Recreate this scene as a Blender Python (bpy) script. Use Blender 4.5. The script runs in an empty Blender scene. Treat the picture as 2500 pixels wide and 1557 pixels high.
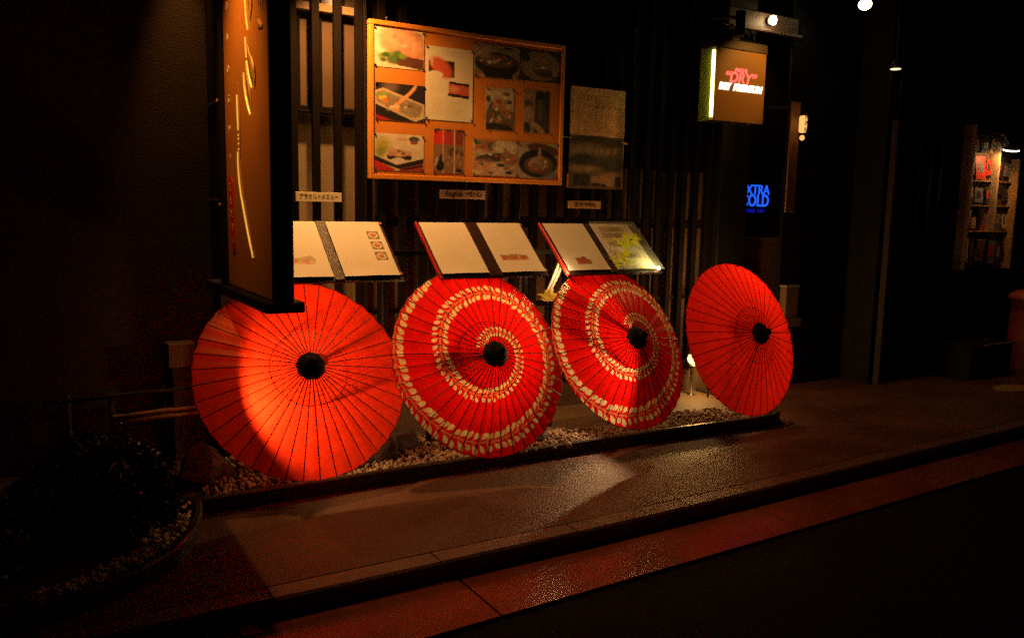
import bpy, bmesh, math, random
import numpy as np
from mathutils import Matrix, Vector, Euler

R = math.radians
rnd = random.Random(7)
nrs = np.random.RandomState(7)
SC = bpy.context.scene
COL = SC.collection

# ------------------------------------------------------------------ camera
cam_d = bpy.data.cameras.new("camera")
cam = bpy.data.objects.new("camera", cam_d)
COL.objects.link(cam)
cam_d.sensor_width = 36.0
cam_d.lens = 36.0 * 2050.0 / 2500.0
cam_d.clip_start = 0.05
cam_d.clip_end = 400
_yaw, _pitch, _roll = R(59.1), math.atan2(273.5, 2050.0), 0.02
_h = Vector((math.cos(_yaw), math.sin(_yaw), 0)); _r = Vector((math.sin(_yaw), -math.cos(_yaw), 0)); _u = Vector((0, 0, 1))
_f = _h * math.cos(_pitch) - _u * math.sin(_pitch)
_up = _h * math.sin(_pitch) + _u * math.cos(_pitch)
_r2 = _r * math.cos(_roll) + _up * math.sin(_roll)
_up2 = _up * math.cos(_roll) - _r * math.sin(_roll)
cam.matrix_world = Matrix(((_r2.x, _up2.x, -_f.x, 0), (_r2.y, _up2.y, -_f.y, 0), (_r2.z, _up2.z, -_f.z, 1.5), (0, 0, 0, 1)))
SC.camera = cam

# ------------------------------------------------------------------ world: night sky
world = bpy.data.worlds.new("World")
SC.world = world
world.use_nodes = True
wn = world.node_tree
bg = wn.nodes["Background"]
sky = wn.nodes.new("ShaderNodeTexSky")
sky.sky_type = 'NISHITA'
sky.sun_disc = False
sky.sun_elevation = R(-4)
sky.sun_rotation = R(200)
wn.links.new(sky.outputs[0], bg.inputs[0])
bg.inputs[1].default_value = 0.001

SC.view_settings.view_transform = 'Standard'
SC.view_settings.look = 'None'
SC.view_settings.exposure = 0.0
SC.view_settings.gamma = 1.0
SC.view_settings.use_curve_mapping = False
SC.cycles.filter_width = 1.5
SC.cycles.use_denoising = False      # keeps the high-ISO grain of the night photograph
SC.cycles.use_adaptive_sampling = False
SC.cycles.max_bounces = 8
SC.cycles.sample_clamp_indirect = 0.7

WARM = (1.0, 0.45, 0.12)

def spot(name, loc, target, watts, cone, blend=0.5, size=0.02, col=WARM):
    l = bpy.data.lights.new(name, 'SPOT')
    l.energy = watts; l.spot_size = R(cone); l.spot_blend = blend; l.shadow_soft_size = size; l.color = col
    o = bpy.data.objects.new(name, l); COL.objects.link(o)
    o.location = loc
    o.rotation_euler = (Vector(target) - Vector(loc)).to_track_quat('-Z', 'Y').to_euler()
    return o

def point(name, loc, watts, size=0.03, col=WARM):
    l = bpy.data.lights.new(name, 'POINT')
    l.energy = watts; l.shadow_soft_size = size; l.color = col
    o = bpy.data.objects.new(name, l); COL.objects.link(o); o.location = loc
    return o

# lamps of the place plus added fills; not all have a fitting further down
spot("menu_board_light", (1.60, 4.68, 2.95), (1.98, 4.76, 1.7), 165, 112, 0.9, 0.03)
point("slat_bulb_light", (1.752, 5.045, 2.72), 0.9, 0.02)
spot("blade_sign_light", (0.45, 4.05, 2.80), (0.96, 4.08, 2.16), 76, 74, 1.0, 0.04, (1, .42, .08))
spot("wall_strip_light", (0.88, 4.80, 3.25), (0.85, 4.99, 1.9), 70, 30, 1.0, 0.04, (1, .40, .08))
spot("beer_sign_light", (5.02, 4.0, 2.95), (4.68, 4.55, 2.42), 36, 50, 0.8, 0.025, (1, .45, .07))
point("beam_light", (5.27, 4.80, 3.0), 1.2, 0.02, (1, .6, .25))
spot("umbrella_light_one", (1.010, 4.275, 0.43), (1.30, 4.10, 0.58), 24, 150, 0.4, 0.012, (1, .58, .22))
point("umbrella_fill_one", (1.40, 4.62, 0.75), 6.5, 0.03)  # added fill for the first canopy, no lamp there
spot("umbrella_light_two", (2.52, 4.66, 0.40), (2.27, 4.15, 0.75), 42, 96, 0.8, 0.05, (1, .44, .12))
spot("umbrella_light_three", (3.34, 4.29, 0.46), (2.9, 4.24, 0.55), 19, 148, 0.3, 0.012, (1, .58, .25))
point("umbrella_fill_three", (3.05, 4.66, 0.75), 5.5, 0.03)  # added to brighten the third canopy, has no fitting
point("lamp_behind_last_umbrella", (4.60, 4.66, 0.88), 10.0, 0.035, (1, .50, .15))
point("garden_lamp_light", (4.56, 4.78, 0.33), 10.0, 0.03, (1, .55, .16))
spot("downlight_near", (2.3, 3.95, 3.3), (2.3, 3.6, 0), 3.5, 80, 0.9, 0.06, (1, .36, .08))
spot("downlight_mid", (5.99, 4.55, 3.12), (5.6, 3.9, 0), 4.5, 84, 0.9, 0.05, (1, .42, .1))
spot("downlight_far", (7.6, 4.30, 3.2), (7.7, 4.0, 0), 4, 90, 0.8, 0.05)
spot("door_fill", (5.55, 5.08, 3.0), (5.7, 5.15, 0), 6, 70, 0.8, 0.04)  # added light for the brown door board, no lamp there
spot("notice_light", (7.97, 4.44, 2.10), (7.95, 4.64, 1.75), 9, 140, 0.5, 0.02)
point("window_light", (1.45, 5.72, 1.30), 4.0, 0.10, (1, .50, .14))
point("lantern_light", (5.385, 4.45, 2.2), 0.3, 0.03)

# ------------------------------------------------------------------ helpers
def link_mesh(name, me, mat=None, parent=None):
    o = bpy.data.objects.new(name, me); COL.objects.link(o)
    if mat is not None and not me.materials: me.materials.append(mat)
    if parent is not None: o.parent = parent
    return o

def tag(o, label=None, cat=None, group=None, kind=None):
    if label: o['label'] = label
    if cat: o['category'] = cat
    if group: o['group'] = group
    if kind: o['kind'] = kind
    return o

def thing(name, label, cat, loc=(0, 0, 0), group=None, rot=None):
    o = bpy.data.objects.new(name, None); COL.objects.link(o)
    o.empty_display_size = 0.1
    o.location = loc
    if rot: o.rotation_euler = rot
    return tag(o, label, cat, group)

class MB:
    """collects shapes; build() links them as one mesh object"""
    def __init__(s): s.bm = bmesh.new()
    def box(s, x0, x1, y0, y1, z0, z1, bev=0.0, M=None):
        r = bmesh.ops.create_cube(s.bm, size=1.0)
        T = Matrix.Translation(((x0+x1)/2, (y0+y1)/2, (z0+z1)/2)) @ Matrix.Diagonal((x1-x0, y1-y0, z1-z0, 1))
        bmesh.ops.transform(s.bm, matrix=T, verts=r['verts'])
        vs = r['verts']
        if bev > 0:
            es = list({e for v in vs for e in v.link_edges})
            q = bmesh.ops.bevel(s.bm, geom=es, offset=bev, segments=1, affect='EDGES', profile=0.7)
            vs = list({v for f in q['faces'] for v in f.verts} | {v for v in vs if v.is_valid})
            # the untouched faces share those vertices
        if M is not None: bmesh.ops.transform(s.bm, matrix=M, verts=vs)
        return s
    def tube(s, pts, rad, n=8, cap=True):
        pts = [Vector(p) for p in pts]
        rads = rad if isinstance(rad, (list, tuple)) else [rad]*len(pts)
        rings = []
        ref = None
        for i, p in enumerate(pts):
            d = (pts[min(i+1, len(pts)-1)] - pts[max(i-1, 0)]).normalized()
            if ref is None:
                ref = Vector((0, 0, 1)) if abs(d.z) < .9 else Vector((1, 0, 0))
            a = d.cross(ref).normalized(); b = d.cross(a).normalized()
            rings.append([s.bm.verts.new(p + (a*math.cos(2*math.pi*k/n) + b*math.sin(2*math.pi*k/n))*rads[i]) for k in range(n)])
        for i in range(len(rings)-1):
            for k in range(n):
                s.bm.faces.new((rings[i][k], rings[i][(k+1) % n], rings[i+1][(k+1) % n], rings[i+1][k]))
        if cap:
            s.bm.faces.new(rings[0][::-1]); s.bm.faces.new(rings[-1])
        return s
    def lathe(s, prof, n=24, M=None):
        """prof: list of (r, z)"""
        rings = []; vs = []
        for r, z in prof:
            if r < 1e-6:
                v = s.bm.verts.new((0, 0, z)); rings.append([v]); vs.append(v)
            else:
                ring = [s.bm.verts.new((r*math.cos(2*math.pi*k/n), r*math.sin(2*math.pi*k/n), z)) for k in range(n)]
                rings.append(ring); vs += ring
        for a, b in zip(rings, rings[1:]):
            for k in range(n):
                A = a[k] if len(a) > 1 else a[0]; B = a[(k+1) % n] if len(a) > 1 else a[0]
                C = b[(k+1) % n] if len(b) > 1 else b[0]; D = b[k] if len(b) > 1 else b[0]
                f = []
                for v in (A, B, C, D):
                    if v not in f: f.append(v)
                if len(f) > 2: s.bm.faces.new(f)
        if M is not None: bmesh.ops.transform(s.bm, matrix=M, verts=vs)
        return s
    def prism(s, poly, t0, t1, fn):
        """extrude the 2-D outline poly from depth t0 to t1; fn(u, v, t) -> point"""
        a = [s.bm.verts.new(fn(u, v, t0)) for u, v in poly]; b = [s.bm.verts.new(fn(u, v, t1)) for u, v in poly]
        n = len(poly)
        s.bm.faces.new(a[::-1]); s.bm.faces.new(b)
        for k in range(n): s.bm.faces.new((a[k], a[(k+1) % n], b[(k+1) % n], b[k]))
        return s
    def build(s, name, mat, parent=None, smooth=False):
        bmesh.ops.recalc_face_normals(s.bm, faces=s.bm.faces)
        me = bpy.data.meshes.new(name); s.bm.to_mesh(me); s.bm.free()
        if smooth: me.shade_smooth()
        return link_mesh(name, me, mat, parent)

def box(name, mat, parent, x0, x1, y0, y1, z0, z1, bev=0.0):
    return MB().box(x0, x1, y0, y1, z0, z1, bev).build(name, mat, parent)

# ------------------------------------------------------------------ materials
def new_mat(name):
    m = bpy.data.materials.new(name); m.use_nodes = True
    nt = m.node_tree
    return m, nt, nt.nodes["Principled BSDF"]

def mat(name, col, rough=0.6, metal=0.0, var=0.25, scale=8.0, bump=0.15, bscale=60.0, stretch=(1, 1, 1), coat=0.0, rvar=0.0, speck=0.0, sscale=220, spec=0.5):
    m, nt, b = new_mat(name)
    b.inputs['Specular IOR Level'].default_value = spec
    L = nt.links.new
    tc = nt.nodes.new("ShaderNodeTexCoord"); mp = nt.nodes.new("ShaderNodeMapping")
    mp.inputs['Scale'].default_value = stretch
    L(tc.outputs['Object'], mp.inputs[0])
    n1 = nt.nodes.new("ShaderNodeTexNoise"); n1.inputs['Scale'].default_value = scale; n1.inputs['Detail'].default_value = 6; n1.inputs['Roughness'].default_value = 0.65
    L(mp.outputs[0], n1.inputs[0])
    cr = nt.nodes.new("ShaderNodeValToRGB")
    c0 = [c*(1-var) for c in col]; c1 = [min(1, c*(1+var)) for c in col]
    cr.color_ramp.elements[0].position = 0.3; cr.color_ramp.elements[0].color = (*c0, 1)
    cr.color_ramp.elements[1].position = 0.7; cr.color_ramp.elements[1].color = (*c1, 1)
    L(n1.outputs[0], cr.inputs[0])
    if speck:
        n3 = nt.nodes.new("ShaderNodeTexNoise"); n3.inputs['Scale'].default_value = sscale; n3.inputs['Detail'].default_value = 3
        L(mp.outputs[0], n3.inputs[0])
        m3 = nt.nodes.new("ShaderNodeMapRange"); m3.inputs[1].default_value = .32; m3.inputs[2].default_value = .68; m3.inputs[3].default_value = 1-speck; m3.inputs[4].default_value = 1+speck
        L(n3.outputs[0], m3.inputs[0])
        v3 = nt.nodes.new("ShaderNodeVectorMath"); v3.operation = 'MULTIPLY'
        L(cr.outputs[0], v3.inputs[0]); L(m3.outputs[0], v3.inputs[1]); L(v3.outputs[0], b.inputs['Base Color'])
    else: L(cr.outputs[0], b.inputs['Base Color'])
    b.inputs['Roughness'].default_value = rough; b.inputs['Metallic'].default_value = metal
    if coat: b.inputs['Coat Weight'].default_value = coat; b.inputs['Coat Roughness'].default_value = 0.15
    if rvar:
        mr = nt.nodes.new("ShaderNodeMapRange"); mr.inputs[1].default_value = .3; mr.inputs[2].default_value = .7
        mr.inputs[3].default_value = rough-rvar; mr.inputs[4].default_value = rough+rvar
        L(n1.outputs[0], mr.inputs[0]); L(mr.outputs[0], b.inputs['Roughness'])
    if bump:
        n2 = nt.nodes.new("ShaderNodeTexNoise"); n2.inputs['Scale'].default_value = bscale; n2.inputs['Detail'].default_value = 4
        L(mp.outputs[0], n2.inputs[0])
        bp = nt.nodes.new("ShaderNodeBump"); bp.inputs['Strength'].default_value = bump; bp.inputs['Distance'].default_value = 0.01
        L(n2.outputs[0], bp.inputs['Height']); L(bp.outputs[0], b.inputs['Normal'])
    return m

def emis(name, col, strength):
    m, nt, b = new_mat(name)
    b.inputs['Base Color'].default_value = (*[c*.5 for c in col], 1)
    b.inputs['Emission Color'].default_value = (*col, 1); b.inputs['Emission Strength'].default_value = strength
    return m

def print_mat(name, rough=0.45, coat=0.0):
    """flat print: the colours come from the mesh's own colour attribute"""
    m, nt, b = new_mat(name)
    a = nt.nodes.new("ShaderNodeVertexColor"); a.layer_name = "print"
    nt.links.new(a.outputs[0], b.inputs['Base Color'])
    b.inputs['Roughness'].default_value = rough
    if coat: b.inputs['Coat Weight'].default_value = coat; b.inputs['Coat Roughness'].default_value = 0.08
    return m

def paper_mat(name, col, trans, attr=False):
    m, nt, b = new_mat(name)
    L = nt.links.new
    nt.nodes.remove(b)
    out = nt.nodes["Material Output"]
    tc = nt.nodes.new("ShaderNodeTexCoord")
    n1 = nt.nodes.new("ShaderNodeTexNoise"); n1.inputs['Scale'].default_value = 14; n1.inputs['Detail'].default_value = 8; n1.inputs['Roughness'].default_value = .75
    L(tc.outputs['Object'], n1.inputs[0])
    mr = nt.nodes.new("ShaderNodeMapRange"); mr.inputs[1].default_value = .3; mr.inputs[2].default_value = .7; mr.inputs[3].default_value = .72; mr.inputs[4].default_value = 1.14
    L(n1.outputs[0], mr.inputs[0])
    n4 = nt.nodes.new("ShaderNodeTexNoise"); n4.inputs['Scale'].default_value = 210; n4.inputs['Detail'].default_value = 3
    L(tc.outputs['Object'], n4.inputs[0])
    m4 = nt.nodes.new("ShaderNodeMapRange"); m4.inputs[1].default_value = .3; m4.inputs[2].default_value = .7; m4.inputs[3].default_value = .68; m4.inputs[4].default_value = 1.32
    L(n4.outputs[0], m4.inputs[0])
    mm = nt.nodes.new("ShaderNodeMath"); mm.operation = 'MULTIPLY'; L(mr.outputs[0], mm.inputs[0]); L(m4.outputs[0], mm.inputs[1])
    def shade(c, from_attr):
        v = nt.nodes.new("ShaderNodeVectorMath"); v.operation = 'MULTIPLY'
        if from_attr: L(from_attr, v.inputs[0])
        else: v.inputs[0].default_value = c
        L(mm.outputs[0], v.inputs[1])
        return v.outputs[0]
    src = None; src2 = None
    if attr:
        a = nt.nodes.new("ShaderNodeVertexColor"); a.layer_name = "print"; src = a.outputs[0]
    d = nt.nodes.new("ShaderNodeBsdfDiffuse"); t = nt.nodes.new("ShaderNodeBsdfTranslucent"); g = nt.nodes.new("ShaderNodeBsdfGlossy")
    L(shade(col, src), d.inputs[0]); L(shade(trans, src), t.inputs[0])
    g.inputs['Color'].default_value = (.6, .5, .4, 1); g.inputs['Roughness'].default_value = .38
    m1 = nt.nodes.new("ShaderNodeMixShader"); m1.inputs[0].default_value = .55
    L(d.outputs[0], m1.inputs[1]); L(t.outputs[0], m1.inputs[2])
    m2 = nt.nodes.new("ShaderNodeMixShader"); m2.inputs[0].default_value = .03
    L(m1.outputs[0], m2.inputs[1]); L(g.outputs[0], m2.inputs[2])
    L(m2.outputs[0], out.inputs[0])
    return m

M_PAVE = mat("pavement_resin", (.098, .038, .024), .50, var=.30, scale=1.6, bump=.45, bscale=110, rvar=.10, spec=.22, speck=.55, sscale=130)
M_KERB = mat("kerb_concrete", (.12, .048, .03), .5, var=.3, scale=4, bump=.5, bscale=90, speck=.45, sscale=150)
M_SLAB = mat("polished_slab", (.20, .045, .025), .22, var=.3, scale=2.2, bump=.18, bscale=40, rvar=.05, speck=.4, sscale=140)
M_ROAD = mat("dark_asphalt", (.016, .012, .011), .95, spec=.08, var=.4, scale=40, bump=.8, bscale=220)
M_BLACKWOOD = mat("black_stained_wood", (.006, .0045, .004), .6, spec=.25, var=.4, scale=6, bump=.25, bscale=40, stretch=(8, 8, 1))
M_SLAT = mat("dark_slat_wood", (.006, .0032, .002), .7, spec=.10, var=.45, scale=5, bump=.3, bscale=40, stretch=(10, 10, .8))
M_SLATB = mat("black_slat_wood", (.007, .004, .003), .85, spec=.1, var=.4, scale=5, bump=.3, bscale=40, stretch=(10, 10, .8))
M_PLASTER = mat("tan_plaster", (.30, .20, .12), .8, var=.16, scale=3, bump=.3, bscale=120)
M_BWALL = mat("wall_behind_slats", (.095, .052, .027), .8, var=.2, scale=3, bump=.3, bscale=120)
M_WINDOW = mat("dim_window_panel", (.10, .06, .035), .5, var=.3, scale=2, bump=.05)
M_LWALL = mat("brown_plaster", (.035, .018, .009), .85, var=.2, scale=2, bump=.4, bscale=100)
M_FOUND = mat("foundation_concrete", (.10, .06, .032), .7, var=.2, scale=4, bump=.3, bscale=90)
M_SOIL = mat("soil", (.03, .02, .013), .95, var=.4, scale=20, bump=.8, bscale=60)
M_EDGE = mat("edging_steel", (.03, .022, .018), .45, var=.3, scale=12, bump=.1)
M_MARBLE = mat("lit_marble", (.55, .40, .26), .7, var=.3, scale=9, bump=.2)
M_STONE = mat("pale_pebble", (.22, .15, .095), .7, var=.35, scale=9, bump=.2)
M_ROCK = mat("garden_rock", (.035, .022, .016), .8, var=.5, scale=7, bump=.8, bscale=22)
M_RIB = mat("rib_bamboo", (.010, .004, .003), .6, var=.3, scale=20, bump=0)
M_BAMBOO = mat("bamboo", (.30, .17, .08), .45, var=.3, scale=8, bump=.1)
M_CAP = mat("cap_black", (.004, .0035, .004), .7, spec=.12, var=.3, scale=30, bump=.5, bscale=90)
M_BOARD = mat("orange_board", (.74, .24, .03), .6, var=.07, scale=5, bump=.08, bscale=150)
M_FRAME = mat("board_frame", (.85, .30, .035), .45, var=.08, scale=12, bump=.1)
M_PAPER = mat("label_paper", (.80, .66, .46), .65, var=.05, scale=12, bump=.05)
M_INK = mat("ink", (.05, .025, .012), .6, var=.1, bump=0)
M_REDINK = mat("red_ink", (.35, .05, .02), .6, var=.1, bump=0)
M_PIN = mat("pin", (.02, .015, .015), .35, bump=0)
M_COVER = mat("menu_cover", (.045, .018, .012), .42, var=.3, scale=14, bump=.25, bscale=200)
M_REDCOVER = mat("red_cover_edge", (.50, .02, .012), .4, var=.2, scale=14, bump=.1)
M_METAL = mat("dull_metal", (.28, .22, .17), .38, metal=.85, var=.2, scale=12, bump=.05)
M_DMETAL = mat("dark_metal", (.05, .04, .035), .42, metal=.5, var=.3, scale=12, bump=.1)
M_GOLD = mat("gold_leaf", (.95, .66, .10), .5, metal=.1, var=.15, scale=25, bump=.15)
M_GOLDP = mat("gold_paint", (.55, .27, .06), .5, metal=.2, var=.2, scale=25, bump=.1)
M_SIGNFACE = mat("sign_face_brown", (.42, .16, .03), .42, var=.12, scale=3, bump=.1, bscale=60)
M_REDPILL = mat("red_enamel", (.62, .012, .012), .35, var=.1, bump=0)
M_BULB = emis("warm_bulb", (1, .72, .36), 22)
M_GLOBE = emis("globe_glow", (1, .66, .22), 2.6)
M_PRINT = print_mat("photo_print", .5, .15)
M_PAGE = print_mat("menu_page", .55, .0)
M_RED = paper_mat("vermilion_paper", (.82, .010, .006), (.97, .040, .011))
M_CRIM = paper_mat("crimson_paper", (.70, .010, .008), (.95, .022, .012))
M_PATT = paper_mat("printed_paper", (.7, .03, .02), (.7, .03, .02), attr=True)
M_LEAF = mat("dark_leaf", (.020, .024, .008), .5, var=.4, scale=20, bump=.1)
M_LIME = mat("lime_leaf", (.86, .96, .03), .4, var=.15, scale=20, bump=.05)
_b = M_LIME.node_tree.nodes["Principled BSDF"]; _b.inputs['Transmission Weight'].default_value = 0.0; _b.inputs['Coat Weight'].default_value = .4
M_PILLAR = mat("red_pillar", (.20, .022, .015), .5, var=.25, scale=5, bump=.15)

def glass_mat(name, alpha=.12):
    m, nt, b = new_mat(name)
    b.inputs['Base Color'].default_value = (.8, .8, .75, 1); b.inputs['Roughness'].default_value = .08
    b.inputs['Alpha'].default_value = alpha
    return m
M_FROST, _nt, _b = new_mat("frosted_glass")
_d = _nt.nodes.new("ShaderNodeBsdfDiffuse"); _t = _nt.nodes.new("ShaderNodeBsdfTranslucent"); _m = _nt.nodes.new("ShaderNodeMixShader")
_d.inputs[0].default_value = (.45, .36, .26, 1); _t.inputs[0].default_value = (.75, .66, .5, 1); _m.inputs[0].default_value = .6
_nt.links.new(_d.outputs[0], _m.inputs[1]); _nt.links.new(_t.outputs[0], _m.inputs[2]); _nt.links.new(_m.outputs[0], _nt.nodes["Material Output"].inputs[0])
M_CLEAR = glass_mat("clear_acrylic")

# ------------------------------------------------------------------ flat print painter
class Canvas:
    def __init__(s, w, h, col, W=1.0, H=1.0):
        s.w, s.h = w, h
        s.a = np.zeros((h, w, 3)); s.a[:] = col
        x = np.linspace(0, 1, w); y = np.linspace(1, 0, h)
        s.X, s.Y = np.meshgrid(x, y); s.asp = W/H
    def put(s, m, col, k=1.0):
        m = np.clip(m, 0, 1)[..., None]*k
        s.a = s.a*(1-m) + np.array(col)*m; return s
    def ell(s, cx, cy, rx, ry, col, rot=0, soft=.06, k=1.0):
        c, q = math.cos(R(rot)), math.sin(R(rot))
        dx = (s.X-cx)*s.asp; dy = s.Y-cy
        u = (dx*c+dy*q)/(rx*s.asp); v = (-dx*q+dy*c)/ry
        return s.put((1-np.hypot(u, v))/soft*.5+.5, col, k)
    def ring(s, cx, cy, rx, ry, wd, col, k=1.0):
        d = np.hypot((s.X-cx)/rx, (s.Y-cy)/ry)
        return s.put(1-np.abs(d-1)/wd, col, k)
    def poly(s, pts, col, k=1.0):
        ins = np.zeros_like(s.X, bool); n = len(pts)
        for i in range(n):
            (x1, y1), (x2, y2) = pts[i], pts[(i+1) % n]
            if y1 == y2: continue
            c = ((y1 > s.Y) != (y2 > s.Y)) & (s.X < (x2-x1)*(s.Y-y1)/(y2-y1)+x1)
            ins ^= c
        return s.put(ins.astype(float), col, k)
    def noise(s, k, size=6, seed=0):
        r = np.random.RandomState(seed)
        g = r.rand(size+2, size+2)
        xi = s.X*size; yi = (1-s.Y)*size
        x0 = xi.astype(int); y0 = yi.astype(int); fx = xi-x0; fy = yi-y0
        v = (g[y0, x0]*(1-fx)+g[y0, x0+1]*fx)*(1-fy)+(g[y0+1, x0]*(1-fx)+g[y0+1, x0+1]*fx)*fy
        s.a = np.clip(s.a*(1+(v[..., None]-.5)*2*k), 0, 1); return s
    def bits(s, n, x0, x1, y0, y1, cols, sz=.035, seed=0):
        r = np.random.RandomState(seed)
        for i in range(n):
            c = np.array(cols[r.randint(len(cols))])*(.6+.7*r.rand())
            s.ell(x0+(x1-x0)*r.rand(), y0+(y1-y0)*r.rand(), sz*(.5+r.rand()), sz*(.3+.7*r.rand()), c, rot=180*r.rand(), soft=.3)
        return s
    def lines(s, x0, x1, y0, y1, n, col, k=.5, seed=0):
        """rows of small unreadable print"""
        r = np.random.RandomState(seed)
        for i in range(n):
            y = y0+(y1-y0)*(i+.5)/n; x = x0; end = x1-(x1-x0)*r.rand()*.35
            while x < end:
                wd = (.02+.05*r.rand()); hh = abs(y1-y0)/n*.28
                s.put(((s.X > x) & (s.X < x+wd) & (abs(s.Y-y) < hh)).astype(float), col, k*(.5+.5*r.rand()))
                x += wd+.012+.02*r.rand()
        return s

def print_sheet(name, cv, fn, m, parent, thick=0.0015):
    """a thin sheet whose front carries the canvas; fn(u, v, t) maps 0..1 print coordinates and depth to a point"""
    w, h = cv.w, cv.h
    uu, vv = np.meshgrid(np.linspace(0, 1, w), np.linspace(1, 0, h))
    P = np.array([fn(u, v, 0.0) for u, v in zip(uu.ravel(), vv.ravel())])
    # a back layer and a rim give the sheet its thickness
    idx = np.arange(w*h).reshape(h, w)
    f = np.stack([idx[1:, :-1], idx[1:, 1:], idx[:-1, 1:], idx[:-1, :-1]], -1).reshape(-1, 4)
    rim = np.array(list(idx[0, :]) + list(idx[1:, -1]) + list(idx[-1, -2::-1]) + list(idx[-2:0:-1, 0]))
    B = np.array([fn(u, v, thick) for u, v in zip(uu.ravel(), vv.ravel())])
    n0 = len(P); nx = np.roll(rim, -1)
    rf = np.stack([rim, nx, nx+n0, rim+n0], -1)
    V = np.vstack([P, B]); F = np.vstack([f, f[:, ::-1]+n0, rf])
    me = bpy.data.meshes.new(name); me.from_pydata(V.tolist(), [], F.tolist()); me.update()
    ca = me.color_attributes.new("print", 'FLOAT_COLOR', 'POINT')
    C = np.ones((len(V), 4)); C[:n0, :3] = cv.a.reshape(-1, 3); C[n0:, :3] = .5
    ca.data.foreach_set("color", C.ravel())
    return link_mesh(name, me, m, parent)

def text(name, s, size, m, parent, M, extrude=.0015, shear=0.0, width=None, bold=0.0, spacing=1.0):
    c = bpy.data.curves.new(name, 'FONT')
    c.body = s; c.size = size; c.extrude = extrude; c.shear = shear; c.align_x = 'CENTER'; c.align_y = 'CENTER'
    c.offset = bold; c.space_character = spacing; c.resolution_u = 3
    o = bpy.data.objects.new(name, c); COL.objects.link(o)
    bpy.context.view_layer.update()
    me = bpy.data.meshes.new_from_object(o.evaluated_get(bpy.context.evaluated_depsgraph_get()))
    bpy.data.objects.remove(o); bpy.data.curves.remove(c)
    if width and len(me.vertices):
        xs = [v.co.x for v in me.vertices]; k = width/max(1e-6, max(xs)-min(xs))
        me.transform(Matrix.Diagonal((k, 1, 1, 1)))
    me.transform(M); me.materials.clear(); me.materials.append(m)
    return link_mesh(name, me, None, parent)

def face_front(x, y, z):   # text or sheet that faces the street
    return Matrix.Translation((x, y, z)) @ Euler((R(90), 0, 0)).to_matrix().to_4x4()
def face_left(x, y, z):    # faces -X
    return Matrix(((0, 0, -1, x), (-1, 0, 0, y), (0, 1, 0, z), (0, 0, 0, 1)))

def yk(x): return 3.17 + max(0, x-2.5)*.033            # back of the kerb
def yr(x): return 2.66 + (x-1.4)*.036                  # edge of the road

# ------------------------------------------------------------------ SETTING
# sky dome far out (night)
def ground_strip(name, m, ya, yb, z, x0=-14, x1=40, step=.5, kind='structure'):
    xs = np.arange(x0, x1+step, step); me = bpy.data.meshes.new(name)
    V = []; F = []
    for i, x in enumerate(xs):
        V += [(x, ya(x), z), (x, yb(x), z)]
        if i: F.append((2*i-2, 2*i, 2*i+1, 2*i-1))
    me.from_pydata(V, [], F); me.update()
    return tag(link_mesh(name, me, m), kind=kind)

road = ground_strip("road", M_ROAD, lambda x: -60, lambda x: yr(x)+.02, -.095, -60, 60, 2)
pave = bpy.data.meshes.new("pavement")
xs = np.arange(-14, 40.1, .5)
V = []; F = []
for i, x in enumerate(xs):
    V += [(x, yk(x)+.007, -.08), (x, yk(x)+.007, 0), (x, 5.3, 0)]
    if i:
        a = 3*i-3; b = 3*i
        F += [(a, b, b+1, a+1), (a+1, b+1, b+2, a+2)]
pave.from_pydata(V, [], F); pave.update()
pavement = tag(link_mesh("pavement", pave, M_PAVE), kind='structure')
ground = tag(MB().box(-60, 60, 5.3, 60, -.5, -.002).build("ground", M_SOIL), kind='structure')

# kerb: bed with one stone after another, 0.71 m long
kerb = tag(MB().box(-6, 14, 3.0, 3.62, -.35, -.1).build("kerb", M_KERB), kind='structure')
kn = 0
for k in range(-8, 17):
    x0 = .795+.713*k + .003; x1 = x0+.707
    ya0, ya1 = yk(x0), yk(x1)
    mb = MB()
    j = rnd.uniform(-.002, .002)
    prof = [(.0, -.1), (.0, 0), (-.098, 0.0), (-.108, -.010), (-.112, -.1)]
    vs0 = [mb.bm.verts.new((x0, ya0+a+j, b)) for a, b in prof]; vs1 = [mb.bm.verts.new((x1, ya1+a+j, b)) for a, b in prof]
    for q in range(len(prof)): mb.bm.faces.new((vs0[q], vs0[(q+1) % 5], vs1[(q+1) % 5], vs1[q]))
    mb.bm.faces.new(vs0); mb.bm.faces.new(vs1)
    mb.build("kerb_stone", M_KERB, kerb)
# gutter strip of long polished slabs
strip = ground_strip("gutter_strip", M_KERB, lambda x: yr(x)-.0, lambda x: yk(x)-.09, -.10)
for k in range(-4, 7):
    x0 = 1.576+1.8*k+.005; x1 = x0+1.79
    mb = MB()
    pts = [(x0, yr(x0)), (x1, yr(x1)), (x1, yk(x1)-.114), (x0, yk(x0)-.114)]
    lo = [mb.bm.verts.new((x, y, -.098)) for x, y in pts]; hi = [mb.bm.verts.new((x, y, -.08)) for x, y in pts]
    mb.bm.faces.new(hi); mb.bm.faces.new(lo[::-1])
    for q in range(4): mb.bm.faces.new((lo[q], lo[(q+1) % 4], hi[(q+1) % 4], hi[q]))
    mb.build("paving_slab", M_SLAB, strip)
mk = MB().prism([(.659, 3.045), (.73, 3.043), (.722, 2.965), (.657, 2.975)], -.0795, -.074, lambda u, v, t: (u, v, t)).build("red_reflection", mat("reflection_red", (.6, .08, .04), .4, var=.15))  # red reflection of the umbrella put in as a coloured plate
tag(mk, "red reflection in the gutter at the foot of the kerb, laid as a flat plate", "reflection")

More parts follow.
